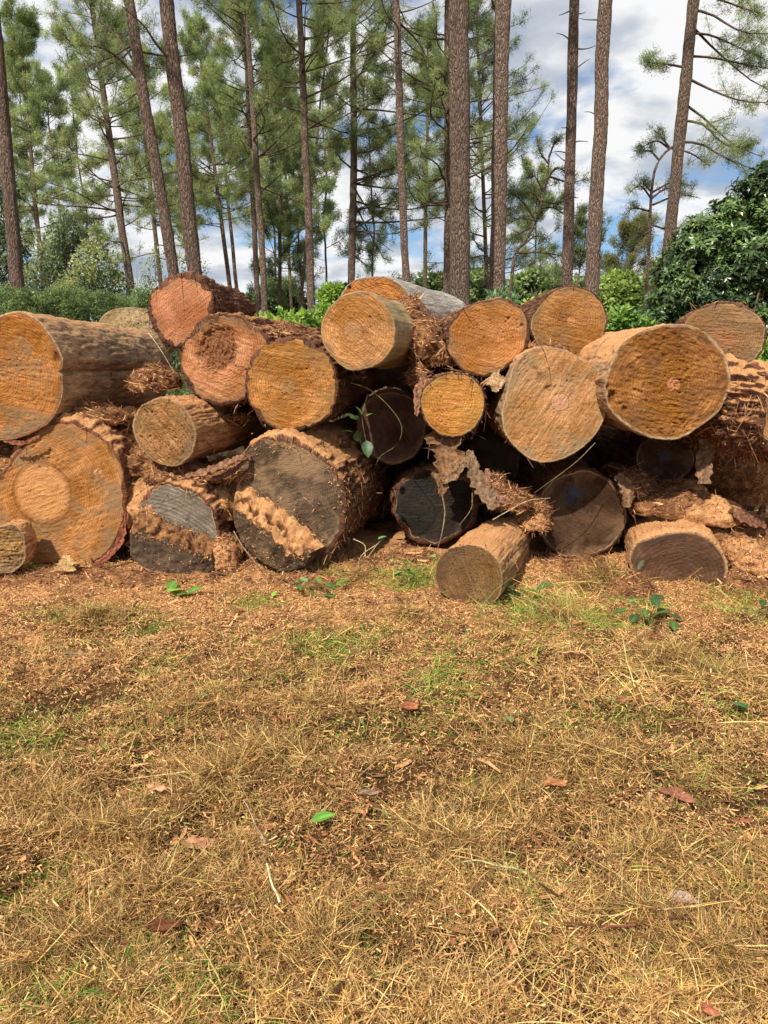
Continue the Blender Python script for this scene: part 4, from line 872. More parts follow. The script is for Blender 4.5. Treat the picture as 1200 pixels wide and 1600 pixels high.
def stem_thing(name, label, cat, polys, col, rad=.003, leaves=(), group=None, leafcol=(.10, .22, .04), mat=None):
    P0 = [np.array([at(*p) for p in pl]) for pl in polys]
    base = min((p for q in P0 for p in q), key=lambda v: v[2]); root = thing(name, label, cat, base, group)
    mb = MB()
    for q in P0:
        c = catmull(q, 20, False); tubes(mb, c[None]-base, np.linspace(rad, rad*.4, 20)[None], col, 5)
    mb.build('stem', M_BARKPIECE, root)
    for (px, py, Y, ln_, an, colr) in leaves:
        leaf('leaf', at(px, py, Y)-base, ln_, an, colr, root)
    return root
def leaf_geo(L, W, fold=.18, curl=.25, n=8, serr=.04):
    t = np.linspace(0, 1, n); w = np.sin(np.pi*t**.8)**.8*W/2; w[0] = w[-1] = .0005
    V = []
    for i in range(n):
        y = L*t[i]; z = -curl*L*(t[i]-.4)**2; s = w[i]*(1+(serr if i % 2 else -serr))
        V += [(-s, y, z+fold*s), (-s*.5, y, z+fold*s*.35), (0, y, z-.0), (s*.5, y, z+fold*s*.35), (s, y, z+fold*s)]
    V = np.array(V); F_ = grid_faces(n, 5); C = np.ones(len(V)); C[2::5] = 1.5
    return V, F_, C
def rotmat(az, el, roll=0):
    ca, sa, ce, se, cr, sr = math.cos(az), math.sin(az), math.cos(el), math.sin(el), math.cos(roll), math.sin(roll)
    Rz = np.array([[ca, -sa, 0], [sa, ca, 0], [0, 0, 1]]); Rx = np.array([[1, 0, 0], [0, ce, -se], [0, se, ce]]); Ry = np.array([[cr, 0, sr], [0, 1, 0], [-sr, 0, cr]])
    return Rz@Rx@Ry
def leaf(name, pos, L, ang, col, parent=None, W=None, label=None, cat=None, group=None):
    """ang = (azimuth, elevation, roll) degrees"""
    V, F_, C = leaf_geo(L, W or L*.62); V = V@rotmat(*[R(q) for q in ang]).T
    c = np.clip(np.array(col)[None]*C[:, None], 0, 1)
    if parent is not None: V = V+pos
    o = link(name, make_mesh(name, V, F_, attrs={'Col': np.concatenate([c, np.ones((len(c), 1))], 1)}), M_LEAF, parent)
    if parent is None: o.location = tuple(pos)
    return tag(o, label, cat, group)
G1, G2, G3, GY = (.085, .18, .04), (.14, .27, .05), (.05, .11, .035), (.38, .48, .08)
stem_thing('ivy', 'thin climbing stem curving over the dark brown log with leaves at its left', 'climbing plant',
    [[(548, 598, 5.3), (580, 610, 5.25), (612, 640, 5.2), (628, 668, 5.2), (620, 695, 5.2), (595, 712, 5.2), (586, 730, 5.2)], [(575, 615, 5.3), (566, 650, 5.3), (572, 690, 5.28)]], (.16, .15, .05), .0035,
    [(558, 655, 5.26, .09, (150, 20, 20), G1), (566, 648, 5.26, .08, (60, 50, 10), G1), (572, 650, 5.25, .06, (-60, 20, 0), G2), (560, 690, 5.26, .10, (170, 60, 20), G3), (573, 688, 5.25, .13, (190, -60, 10), G3), (552, 675, 5.26, .07, (100, 10, 0), G3)])
stem_thing('dry_stalk', 'long bare stem sagging between the tall tan log and the blue painted log', 'stem', [[(930, 692, 5.1), (900, 722, 5.05), (860, 752, 5.05), (835, 770, 5.1)]], (.24, .17, .08), .003)
stem_thing('dry_tendril', 'hanging root thread dropping from the torn bark flap to the ground', 'root', [[(690, 770, 5.2), (695, 800, 5.18), (690, 835, 5.1), (682, 862, 5.05)]], (.26, .15, .09), .006)
stem_thing('dry_stalk', 'pale twig poking out right from the litter over the front log', 'stem', [[(770, 812, 4.95), (800, 795, 4.95), (826, 782, 4.95), (860, 778, 5.0)]], (.5, .38, .2), .0035)
stem_thing('dry_tendril', 'short dangling root left of the pointed bark slab', 'root', [[(738, 770, 5.2), (736, 795, 5.2), (717, 822, 5.15)]], (.26, .17, .11), .004)
stem_thing('dry_stalk', 'fine bleached stem slanting below the stubby log to the debarked log', 'stem', [[(232, 520, 5.25), (250, 545, 5.2), (272, 582, 5.2)]], (.55, .42, .25), .0035)
stem_thing('dry_stalk', 'curved stem lying in the dark notch above the widest right log', 'stem', [[(925, 556, 5.3), (940, 535, 5.35), (958, 524, 5.4), (985, 517, 5.5)]], (.35, .27, .19), .004)
stem_thing('dry_stalk', 'bent root lying on the ground against the grey ended log', 'stem', [[(365, 830, 5.02), (380, 855, 4.98), (402, 882, 4.93), (415, 892, 4.9)]], (.34, .24, .15), .005)
stem_thing('dry_stalk', 'twisted pale roots right of the grey ended log', 'stem', [[(552, 842, 5.1), (570, 852, 5.05), (572, 872, 5.0), (590, 850, 5.05), (602, 838, 5.1)], [(590, 850, 5.05), (565, 868, 5.0), (558, 890, 4.95)]], (.38, .32, .18), .004,
    [(590, 842, 5.05, .07, (-70, 15, 0), (.16, .34, .12))])
# weeds in front
def weed(px, py, label, n, size, cols, h=.12, spread=40, seed=0, sub=0):
    r_ = np.random.default_rng(seed+100); c = on_ground(px, py); c[2] = gz(np.array([c[0]]), np.array([c[1]]))[0]
    root = thing('weed_plant', label, 'weed', c, 'green weeds sprouting in front of the pile'); mb = MB(); k = c[1]/F
    L = []
    for i in range(n):
        tip = np.array([r_.uniform(-1, 1)*spread*k, r_.uniform(-.5, .6)*spread*k, r_.uniform(.25, 1)*h])
        pl = catmull(np.array([[0, 0, 0], tip*[.35, .35, .7], tip]), 10, False)
        tubes(mb, pl[None], np.linspace(.0028, .0012, 10)[None], (.2, .26, .07), 4)
        L.append((tip, size*r_.uniform(.7, 1.4), (r_.uniform(-180, 180), r_.uniform(-25, 25), r_.uniform(-20, 20)), cols[r_.integers(len(cols))]))
    mb.build('stem', M_LEAF, root)
    for tip, s, an, co in L: leaf('leaf', tip, s, an, co, root)
weed(272, 925, 'bright pair of broad leaves on sawdust below the silvery grey plane', 5, .10, [G2, G1, (.30, .5, .08)], .05, 24, 1)
weed(490, 925, 'round leaved weed before the grey ended log', 9, .085, [G1, G2, (.16, .34, .12)], .12, 36, 2)
weed(420, 932, 'tiny sprout on the sawdust left of the round leaved weed', 4, .05, [G2, (.3, .5, .08)], .05, 14, 3)
weed(640, 915, 'tall thin weed left of the short front log', 9, .06, [G1, (.3, .42, .12)], .26, 34, 4)
weed(808, 935, 'leafy weed against the right side of the short front log', 9, .10, [G1, G2, G3], .16, 40, 5)
weed(1012, 972, 'dark green weed in the hay left of the lowest right log', 12, .085, [G1, G3, (.18, .3, .12)], .16, 36, 6)
weed(193, 868, 'dark sprig between the biggest log and the half buried log', 7, .07, [G3, G1], .12, 20, 7)
weed(38, 898, 'small yellow green sprout near the splintered stub', 5, .045, [GY, G2], .09, 22, 8)
weed(1140, 905, 'leaf sprig right of the lowest right log', 5, .06, [G1, G3], .06, 30, 9)
weed(1180, 960, 'grey green weed at the right edge', 6, .06, [(.16, .22, .09), G3], .10, 30, 10)
weed(735, 978, 'flat dull leaf pair before the short front log', 4, .055, [(.12, .19, .08)], .03, 14, 11)
weed(822, 885, 'single big round leaf touching the flank of the short front log', 2, .11, [G2], .20, 6, 12)
weed(1180, 850, 'broad leaf at the foot of the shaggy log', 4, .09, [G1, G3], .2, 25, 13)
weed(1042, 885, 'pale leaf on a thin stalk over the dark end of the lowest right log', 2, .055, [(.2, .34, .14)], .12, 8, 14)
o = leaf('fallen_leaf', on_ground(1000, 905)+[0, -.05, .16], .16, (10, -55, 20), (.38, .46, .30), W=.035, label='long pale willow like leaf standing in hay by the lowest right log', cat='leaf')
# leaves and scraps lying on the hay
def lying(px, py, name, label, L, W, az, col, cat, lift=.035, tilt=8, group=None):
    c = on_ground(px, py); c[2] = gz(np.array([c[0]]), np.array([c[1]]))[0]+lift
    d = rotmat(R(az), 0)@np.array([0, L/2, 0]); return leaf(name, c-d, L, (az, tilt, 6), col, W=W, label=label, cat=cat, group=group)
lying(505, 1278, 'fallen_leaf', 'single bright green serrated leaf lying alone on the hay', .085, .045, -80, (.14, .34, .05), 'leaf', .05, 14)
lying(1155, 1110, 'fallen_leaf', 'dark green leaf near the right edge of the hay', .075, .05, 60, (.05, .19, .06), 'leaf', .05)
lying(795, 1133, 'fallen_leaf', 'small greyish green leaf right of the red bark chip', .055, .035, 20, (.24, .28, .12), 'leaf')
lying(690, 1328, 'fallen_leaf', 'dull yellow green leaf in the lower middle hay', .045, .03, 50, (.30, .30, .13), 'leaf')
lying(1066, 1406, 'fallen_leaf', 'curled silvery dead leaf at lower right', .09, .045, -115, (.50, .40, .34), 'leaf')
def chip(px, py, label, L, W, az, col, lift=.045, seed=0):
    c = on_ground(px, py); c[2] = gz(np.array([c[0]]), np.array([c[1]]))[0]+lift*.55+.025
    n_, m_ = 26, 7; a = np.linspace(0, 2*math.pi, n_, endpoint=False)
    r0 = 1+.30*fbm(np.stack([np.cos(a)*1.6, np.sin(a)*1.6, np.full(n_, seed+.5)], 1), 4)
    sq = 1/np.maximum(np.abs(np.cos(a)), np.abs(np.sin(a)))**.55
    rim = np.stack([np.cos(a)*L/2*r0*sq*.85, np.sin(a)*W/2*r0*sq*.85], 1); V = []
    for sgn in (1, -1):
        for j in range(m_):
            k = 1-j/(m_-1)*.98 if sgn > 0 else .02+j/(m_-1)*.98
            p = rim*k; V.append(np.column_stack([p, sgn*.004*(1-k**4)+.010*fbm(np.column_stack([p*22, np.full(n_, seed)]), 3)+.25*p[:, 1]**2/W]))
    V = np.concatenate(V[m_:][::1]+V[:m_]); V = V@rotmat(R(az), R(4), R(5)).T
    cc = np.array(col)[None]*[.85, .85, .72]*(1+.45*fbm(V*[60, 60, 60]+seed, 3))[:, None]
    o = link('bark_chip', make_mesh('bark_chip', V, grid_faces(2*m_, n_, True), attrs={'Col': np.clip(cc, .01, 1)}), M_BARKPIECE, loc=tuple(c)); tag(o, label, 'bark', 'bark chips lying on the hay')
def twig(pts, r, col, label):
    P = np.array([on_ground(px, py) for px, py in pts]); P[:, 2] = gz(P[:, 0], P[:, 1])+.065
    c = catmull(P, 30, False); c[:, 2] += .006*np.sin(np.linspace(0, 9, 30)); mb = MB(); tubes(mb, (c-c[0])[None], np.linspace(r*.6, r, 30)[None], col, 6)
    o = mb.build('twig', M_BARKPIECE); o.location = tuple(c[0]); tag(o, label, 'twig')
twig([(878, 1486), (930, 1481), (985, 1482), (1035, 1474), (1085, 1466)], .0042, (.16, .06, .035), 'thin dark reddish twig lying across the lower right hay')
twig([(722, 1375), (770, 1378), (822, 1386)], .003, (.36, .40, .16), 'straight pale green stalk on the hay')
twig([(418, 1388), (424, 1410), (438, 1438)], .0034, (.72, .58, .34), 'curved pale straw stalk at lower middle')
twig([(970, 1015), (978, 1050), (990, 1090)], .003, (.70, .56, .22), 'long yellow straw standing out on the right hay')
twig([(660, 1318), (690, 1305), (715, 1297)], .003, (.45, .28, .13), 'short brown stick beside the dull leaf')
twig([(380, 1250), (398, 1290), (416, 1344)], .0025, (.42, .33, .22), 'thin grey stalk slanting across the left hay')
chip(640, 1108, 'rust red bark chip nearest the centre of the clearing', .10, .085, 170, (.36, .13, .07), seed=0.0)
chip(1056, 1246, 'long dark red bark chip at right centre', .16, .07, 120, (.30, .12, .085), seed=1.7)
chip(868, 1236, 'orange brown bark chip left of the long dark red one', .09, .055, 160, (.45, .19, .09), seed=3.4)
chip(310, 1325, 'pinkish flat bark chip on the lower left hay', .12, .06, 5, (.45, .22, .14), seed=5.1)
chip(245, 1240, 'pale pink bark chip on the left hay', .09, .045, 140, (.50, .27, .17), seed=6.8)
chip(255, 1456, 'dark maroon bark chip pressed into the lower left hay', .10, .04, 10, (.16, .055, .035), seed=8.5)
chip(575, 1250, 'grey brown bark chip right of the bright green leaf', .10, .05, 170, (.28, .17, .13), seed=10.2)
chip(800, 1504, 'small salmon bark chip at the bottom of the clearing', .04, .03, 110, (.55, .26, .14), seed=11.9)
chip(1105, 1590, 'red bark chip at the bottom right edge', .06, .05, 90, (.50, .17, .11), seed=13.6)
chip(1020, 998, 'dark chestnut bark chip below the dark green weed', .13, .05, -10, (.17, .06, .035), seed=15.3)
chip(900, 1030, 'blackish red bark sliver in the hay right of centre', .16, .03, 2, (.13, .05, .035), seed=17.0)
chip(115, 1022, 'grey bark sliver on the left sawdust', .13, .03, 5, (.28, .2, .15), seed=18.7)
# ------------------------------------------------------------------ trees behind the pile
TG = 'tall pines standing behind the log pile'
NG = {'light': [(.50, .56, .23), (.34, .41, .16), (.20, .26, .105)], 'mid': [(.45, .52, .20), (.30, .37, .145), (.18, .235, .095)],
      'dark': [(.28, .34, .15), (.18, .225, .10), (.105, .14, .065)], 'olive': [(.34, .31, .12), (.22, .22, .09), (.13, .15, .06)]}
def pine(label, p0, p1, Y, w, H=20., crown=None, h0=8., L0=2.6, nb=40, col='mid', curve=None, stubs=0, limbs=(), tm=0, needle=.16, tuft=25, twigs=8, side=None, seed=0, group=TG, wiggle=.06, top_r=.35, droop=0., lobes=False):
    """p0 lower, p1 upper surveyed pixel of the stem; w stem width in photo px; trunk, branches and crown"""
    r_ = np.random.default_rng(seed+500); nb = int(nb*1.1)
    A, B = at(*p0, Y), at(*p1, Y)
    rad = w*Y/F/2*.86
    if curve is not None:
        Q = np.array([at(px, py, Y) for px, py in curve]); d0 = Q[0]-Q[1]; base = Q[0]+d0*(Q[0][2]/max(-d0[2], .1)) if d0[2] < 0 else Q[0]*[1, 1, 0]
        base[2] = -.1; P = np.concatenate([[base], Q]); P = catmull(P, 26, False); H = P[-1][2]
    else:
        d = (B-A)/(B-A)[2]; t = np.linspace(-.1, H, 30); P = A[None]+d[None]*(t-A[2])[:, None]
        P[:, 0] += wiggle*(noise1(t*.16, seed+.5)-noise1(np.array([A[2]])*.16, seed+.5)*1)*1.2; P[:, 1] += wiggle*noise1(t*.2, seed+8.5)
    root = thing('pine_tree', label, 'tree', P[0], group); o = P[0]
    hh = P[:, 2]/max(H, .1); rr = rad*(1.10-.30*hh*(20/max(H, 20))-.35*np.clip(hh-.45, 0, 1)*1.6)
    rr = np.maximum(rr, rad*.14); rr[0] *= 1.3; 
    if curve is not None: rr = rad*np.linspace(1.1, .4, len(P))
    # trunk with plated bark
    big = w > 10
    n_s, m = (22, 220) if w > 18 else ((14, 90) if big else (8, 40))
    Pm = catmull(P, m, False); Rm = np.interp(np.linspace(0, 1, m), np.linspace(0, 1, len(rr)), rr)
    mb = MB(); tubes(mb, (Pm-o)[None], Rm[None], (1, 1, 1), n_s)
    if big:
        V = mb.V[0]; ctr = np.repeat(Pm-o, n_s, axis=0); dirv = nrm(V-ctr); q = V+o
        amp = rad*.10; q2 = q*[1, 1, .22]*(2.6/rad)*.9
        V += dirv*(amp*np.clip(fbm(q2, 3), -.9, .6)+rad*.07*fbm(q*[0, 0, .8]+seed, 2))[:, None]
        mb.V[0] = V
    # whorl knots
    mb.build('trunk', M_TRUNK[tm], root)
    # --- branches
    def trunk_at(z):
        return np.stack([np.interp(z, P[:, 2], P[:, i]) for i in range(3)], -1)
    mbb = MB(); BP = []; BR = []
    if nb:
        z = h0+(H-h0)*r_.random(nb)**.85; z.sort()
        if crown is not None: pass
        rel = (z-h0)/max(H-h0, .1)
        az = r_.random(nb)*2*math.pi if side is None else R(side)+r_.normal(0, .7, nb)
        Ls = L0*(1-.72*rel**1.3)*r_.uniform(.55, 1.15, nb)*np.clip(.6+rel*4, .6, 1)
        el = np.clip(-.05+rel*.75+r_.normal(0, .17, nb)-droop, -.5, 1.2)
        S = trunk_at(z)
        for i in range(nb):
            t = np.linspace(0, 1, 8)[:, None]; dv = np.array([math.cos(az[i])*math.cos(el[i]), math.sin(az[i])*math.cos(el[i]), math.sin(el[i])])
            wv = r_.normal(0, .16, 3); c = S[i]+dv*Ls[i]*t+Ls[i]*(t**2)*wv+np.array([0, 0, .16+.1*r_.random()])*Ls[i]*t**2.5+.03*Ls[i]*np.sin(t*7+i)*np.array([-dv[1], dv[0], .4])
            BP.append(c); BR.append(np.linspace(.022, .005, 8)*(.5+Ls[i]/2.4)*min(1.3, .6+rad*3))
    for lb in limbs:                       # surveyed limbs [(px,py,dY)...]
        c = catmull(np.array([at(px, py, Y+dy) for px, py, dy in lb]), 8, False); BP.append(c); BR.append(np.linspace(.034, .008, 8)*(1 if Y < 30 else 1.3))
    if BP:
        BP = np.array(BP); BR = np.array(BR); tubes(mbb, BP-o, BR, (.10, .068, .05), 5)
        # twigs
        nB = len(BP); k = np.repeat(np.arange(nB), twigs); tt = r_.uniform(.28, 1., len(k)); ix = np.clip((tt*7).astype(int), 0, 6); fr = (tt*7-ix)[:, None]
        S = BP[k, ix]*(1-fr)+BP[k, ix+1]*fr; T = nrm(BP[k, ix+1]-BP[k, ix]); bl = np.linalg.norm(BP[k, -1]-BP[k, 0], axis=1)
        D = nrm(T*.8+r_.normal(0, .62, (len(k), 3))+[0, 0, .22]); tl = (.18+.24*bl*(1.15-tt))*r_.uniform(.6, 1.2, len(k))
        u = np.linspace(0, 1, 4)[None, :, None]; TP = S[:, None]+D[:, None]*tl[:, None, None]*u+np.array([0, 0, .12])*tl[:, None, None]*u**2
        tubes(mbb, TP-o, np.tile(np.linspace(.008, .003, 4), (len(k), 1))*(.6+Y/45), (.10, .07, .05), 3)
        # tufts along the twigs
        nt = 4; kk = np.repeat(np.arange(len(k)), nt); ft = r_.uniform(.3, 1.05, len(kk))[:, None]
        c0 = S[kk]+D[kk]*(tl[kk][:, None]*ft)+np.array([0, 0, .12])*(tl[kk][:, None]*ft**2)
        pal = np.array(NG[col]); light = np.clip(r_.normal(.5, .28, len(k))[kk]+r_.normal(0, .12, len(kk)), 0, 1)
        tc = np.where(light[:, None] > .62, pal[0], np.where(light[:, None] > .3, pal[1], pal[2]))*r_.uniform(.8, 1.2, (len(kk), 1))
        brown = r_.random(len(kk)) < .03; tc[brown] = (.25, .15, .06)
        q = np.repeat(np.arange(len(kk)), tuft); nn = len(q)
        Dn = nrm(D[kk][q]*.5+r_.normal(0, .7, (nn, 3))+[0, 0, .18])
        mf = MB(); nl = needle*.64*r_.uniform(.5, 1.15, nn)
        b = c0[q]+r_.normal(0, needle*.36, (nn, 3)); sv = nrm(np.cross(Dn, r_.normal(0, 1, (nn, 3))))*(needle*.030*(.8+Y/60))
        V = np.stack([b-sv, b+sv, b+Dn*nl[:, None]], 1).reshape(-1, 3)
        mf.add(V-o, np.arange(nn*3).reshape(-1, 3), np.repeat(tc[q], 3, axis=0))
        mbb.build('branches', M_BRANCH, root); mf.build('crown', M_NEEDLE, root, smooth=False)
    for i in range(stubs):
        zz = r_.uniform(2.6, min(H, 11)); s = trunk_at(zz); a = (0 if i % 2 else math.pi)+r_.normal(0, .6); l = r_.uniform(.14, .42)
        c = s+np.linspace(0, 1, 6)[:, None]*np.array([math.cos(a), math.sin(a)*.6, r_.uniform(-.1, .5)])*(l+rad); c[:, 2] += .06*np.sin(np.linspace(0, 3, 6)+i)
        m2 = MB(); tubes(m2, (c-o)[None], np.linspace(.018, .005, 6)[None]*(Y/16), (.14, .10, .08), 5); m2.build('dead_branch', M_BRANCH, root)
    return root

# near and middle trunks (left to right)
pine('leftmost big pine trunk, leaning out of the left edge', (30, 462), (-2, 110), 20, 22, 19, h0=10.5, nb=36, L0=2.6, seed=1, tm=2, col='light')
pine('thin pine with a grey green crown at the upper left', (64, 400), (40, 150), 38, 8, 17, h0=6.5, nb=60, L0=2.6, col='mid', seed=2, needle=.26, tm=1)
pine('pine with a wide bright crown, left of the twin leaning trunks', (206, 465), (163, 150), 27, 13, 14.2, h0=5.4, nb=80, L0=2.9, col='light', seed=3, needle=.2, twigs=9)
pine('left one of the two closely leaning pines on the left', (272, 430), (203, -5), 19, 18.5, 19, h0=8.2, nb=40, L0=3.2, col='dark', seed=4, tm=2, limbs=[[(215, 125, 0), (190, 95, -.2), (160, 75, -.5), (120, 70, -.8)], [(218, 110, 0), (185, 60, .4), (150, 30, .8), (100, 18, 1.)]])
pine('thicker right one of the two closely leaning pines on the left', (304, 425), (262, -5), 17, 24, 18, h0=9.5, nb=30, L0=3., col='dark', seed=5, tm=2, limbs=[[(273, 100, 0), (243, 68, -.3), (225, 40, -.6), (190, 10, -1)], [(281, 174, 0), (300, 163, .1), (315, 160, .2)]])
pine('slim pale pine between the left leaning trunks and the topmost pink log', (250, 435), (234, 270), 36, 8, 14.5, h0=5.6, nb=60, L0=2.4, col='light', seed=6, needle=.24, tm=1)
pine('left slender pine of the far pair above the topmost left log', (361, 465), (322, 165), 34, 7.5, 15, h0=7., nb=58, L0=2.6, col='mid', seed=7, needle=.24, tm=2)
pine('right slender pine of the far pair above the topmost left log', (372, 468), (341, 185), 37, 6.5, 14, h0=8.3, nb=50, L0=2.3, col='mid', seed=8, needle=.25, tm=2)
pine('dark pine just left of a straight reddish pine at centre left', (404, 488), (389, 200), 28, 9, 14, h0=8, nb=44, L0=2.5, col='mid', seed=9, needle=.2, tm=2)
pine('straight reddish pine at centre left with its long limb reaching right', (414, 488), (384, -5), 26, 10.5, 17, h0=6.8, nb=64, L0=2.7, col='mid', seed=10, needle=.2, limbs=[[(407, 300, 0), (425, 285, -.2), (440, 270, -.3), (452, 248, -.4)]], tm=0)
pine('thin far pine trunk behind the shining green leaves', (437, 460), (437, 180), 42, 6.5, 17, h0=5., nb=64, L0=2.8, col='dark', seed=11, needle=.28, tm=1)
pine('threadlike pine trunk right of the thin far one', (455, 470), (441, 200), 45, 5.5, 18, h0=5.2, nb=58, L0=2.8, col='mid', seed=12, needle=.3, tm=1)
pine('far pine leaning right across the gap left of the upright brown pine', (470, 470), (512, 60), 40, 5.5, 18, h0=6.5, nb=50, L0=2.6, col='mid', seed=13, needle=.28, tm=2)
pine('upright brown pine in the middle of the left half, bushy at its top', (487, 490), (466, -5), 23, 13, 16, h0=7.6, nb=58, L0=2.6, col='mid', seed=14, needle=.18, tm=0)
pine('grey pine directly above the bright orange log, many crooked side limbs', (549, 442), (554, 10), 25, 12.5, 15.5, h0=4.6, nb=54, L0=3.2, col='dark', seed=15, needle=.18, tm=1, side=-5,
     limbs=[[(550, 268, 0), (580, 266, 0), (610, 270, .2)], [(553, 215, 0), (570, 190, 0), (590, 195, 0), (610, 210, .2)], [(548, 262, 0), (530, 245, 0), (524, 220, 0)], [(552, 290, 0), (570, 320, 0), (600, 345, 0), (630, 360, .3)], [(551, 310, 0), (575, 360, 0), (600, 405, .2)]])
pine('rosy slim pine between the orange log top and the stoutest trunk', (636, 455), (614, -5), 22, 13, 18, h0=9.5, nb=30, L0=2.4, col='mid', seed=16, tm=0)
pine('shaded narrow pine touching the left side of the stoutest trunk', (697, 500), (698, -5), 24, 11.5, 17, h0=5.5, nb=70, L0=3.4, col='mid', seed=17, needle=.18, tm=2, limbs=[[(697, 140, 0), (665, 170, 0), (630, 195, 0)], [(697, 105, 0), (650, 80, 0), (610, 40, .4)], [(700, 300, 0), (740, 330, .3), (775, 360, .6)]])
pine('stoutest pine trunk of all, rough barked and upright at the centre right', (719, 500), (715, -5), 14.2, 33, 18, h0=10, nb=24, L0=2.6, col='mid', seed=18, tm=1, wiggle=.02)
pine('second stoutest trunk, wavy and forked at the top of the photo', (776, 462), (789, -5), 15.6, 25.5, 18, h0=10, nb=24, L0=2.6, col='mid', seed=19, tm=0, wiggle=.05, limbs=[[(787, 40, 0), (776, 20, 0), (768, -2, 0), (762, -40, 0)]])
pine('dark straight pole of a pine with short broken snags', (886, 447), (899, -5), 19, 17.5, 18, h0=11, nb=20, L0=2.4, seed=20, tm=2, stubs=20, wiggle=.03)
pine('light pinkish pine right of the dark pole, bent slightly near its top', (925, 455), (946, -5), 16.5, 23, 18, h0=10, nb=22, L0=2.4, seed=21, tm=0, stubs=9, wiggle=.07)
pine('rightmost tall pine, long limbs spreading to the right', (1040, 440), (1079, -5), 19, 19, 18, h0=9.4, nb=26, L0=3.4, col='mid', seed=22, tm=1, side=0, needle=.17, twigs=18,
     limbs=[[(1075, 52, 0), (1110, 55, .3), (1150, 72, .5), (1200, 95, .5)], [(1075, 15, 0), (1110, 22, 0), (1160, 50, -.5), (1215, 52, -.5)], [(1072, 88, 0), (1110, 90, .4), (1160, 100, .6), (1215, 110, .6)], [(1070, 120, 0), (1110, 140, 0), (1160, 158, -.3), (1215, 160, -.3)],
            [(1066, 160, 0), (1100, 185, .2), (1145, 225, .3), (1190, 245, .3)], [(1064, 188, 0), (1100, 195, -.3), (1130, 225, -.5), (1170, 232, -.5)], [(1062, 222, 0), (1095, 225, 0), (1130, 245, 0), (1185, 268, 0)], [(1076, 35, 0), (1120, 80, .8), (1180, 130, 1.2), (1230, 150, 1.2)],
            [(1070, 105, 0), (1040, 100, 0), (1012, 98, 0)]])
def small_pine(label, curve, Y, w, branches, seed, col, needle=.15, twigs=16, tuft=12, group=TG, tm=1):
    return pine(label, curve[0], curve[-1], Y, w, curve=curve, nb=0, limbs=branches, seed=seed, col=col, needle=needle, twigs=twigs, tuft=tuft, tm=tm, group=group)
small_pine('small bent pine with dark cloud like tufts beside the rightmost tall pine', [(1010, 465), (1014, 380), (1018, 300), (1026, 258), (1046, 232), (1060, 225)], 22, 9,
    [[(1046, 232, 0), (1025, 220, .2), (1000, 232, .4)], [(1030, 250, 0), (1015, 235, 0), (1000, 240, -.2)], [(1046, 230, 0), (1030, 210, 0), (1022, 205, 0)], [(1018, 310, 0), (1000, 290, 0), (985, 300, 0)], [(1016, 330, 0), (990, 325, 0), (978, 335, 0)],
     [(1020, 300, 0), (1050, 285, 0), (1080, 290, 0)], [(1020, 320, 0), (1060, 305, .3), (1095, 310, .5)], [(1018, 310, 0), (1040, 295, 0), (1062, 300, 0)], [(1014, 362, 0), (990, 375, 0), (985, 385, 0)], [(1014, 350, 0), (1050, 360, 0), (1070, 350, 0)], [(1018, 300, 0), (1005, 285, 0), (1010, 290, 0)], [(1050, 232, 0), (1080, 240, 0), (1110, 260, .2)]], 31, 'dark')
small_pine('small crooked pine between the forked trunk and the dark pole', [(796, 470), (804, 400), (815, 385), (838, 345), (846, 315), (855, 280), (858, 245)], 21, 8,
    [[(806, 395, 0), (850, 395, 0), (885, 402, 0)], [(855, 280, 0), (870, 262, 0), (885, 270, 0)], [(857, 255, 0), (845, 240, 0), (840, 225, 0)], [(846, 315, 0), (830, 300, 0), (810, 305, 0)], [(838, 345, 0), (815, 340, 0), (795, 350, .3)],
     [(843, 325, 0), (865, 325, 0), (880, 335, 0)], [(846, 312, 0), (870, 318, -.3), (890, 300, -.4)], [(858, 245, 0), (868, 220, 0), (875, 215, 0)], [(850, 300, 0), (835, 275, 0), (825, 280, 0)], [(815, 385, 0), (835, 370, 0), (850, 372, 0)], [(838, 345, 0), (820, 320, 0), (800, 300, 0)], [(855, 275, 0), (890, 285, 0), (915, 280, 0)], [(830, 355, 0), (810, 365, 0), (790, 380, 0)]], 32, 'dark')
pine('pine rising from the far trees behind the forked trunk, crown spread to both sides', (760, 420), (745, 60), 30, 7, 15, h0=4.2, nb=76, L0=3.3, col='dark', seed=33, needle=.21, tm=1)
pine('hazy pine filling the space right of the rosy slim pine', (664, 440), (668, 100), 40, 7, 17, h0=8, nb=64, L0=2.9, col='mid', seed=34, needle=.27, tm=1)
# farther pines
FG = 'far pines seen between the nearer trunks'
far = [(12, 250, 45, 18, 4.5, 'mid', 'far pine at the extreme left, its foliage behind the leftmost trunk'), (105, 430, 42, 15.5, 3.2, 'dark', 'dark bushy far pine standing over the pale birch'), (140, 420, 50, 20, 6.5, 'light', 'tall light green far pine left of the wide bright crown'),
       (300, 430, 50, 20, 8.5, 'mid', 'far pine glimpsed between the twin leaning trunks and the slender pair'), (430, 430, 55, 23, 7.5, 'light', 'yellowish far pine high above the shining green leaves'), (510, 430, 50, 21, 3.8, 'dark', 'dense far pine right of the upright brown pine'), (582, 430, 44, 18, 4.4, 'dark', 'dark far pine left of the rosy slim pine'), (70, 430, 55, 21, 11, 'light', 'far pale pine crown high at the left'), (470, 430, 46, 17, 4, 'mid', 'far pine low behind the upright brown pine'), (835, 430, 50, 13, 3, 'mid', 'low far pine behind the small crooked pine'), (905, 430, 46, 9.5, 3, 'dark', 'low far pine between the dark pole and the light pinkish pine'), (985, 430, 40, 8., 2.0, 'olive', 'low olive pine at the left foot of the small bent pine')]
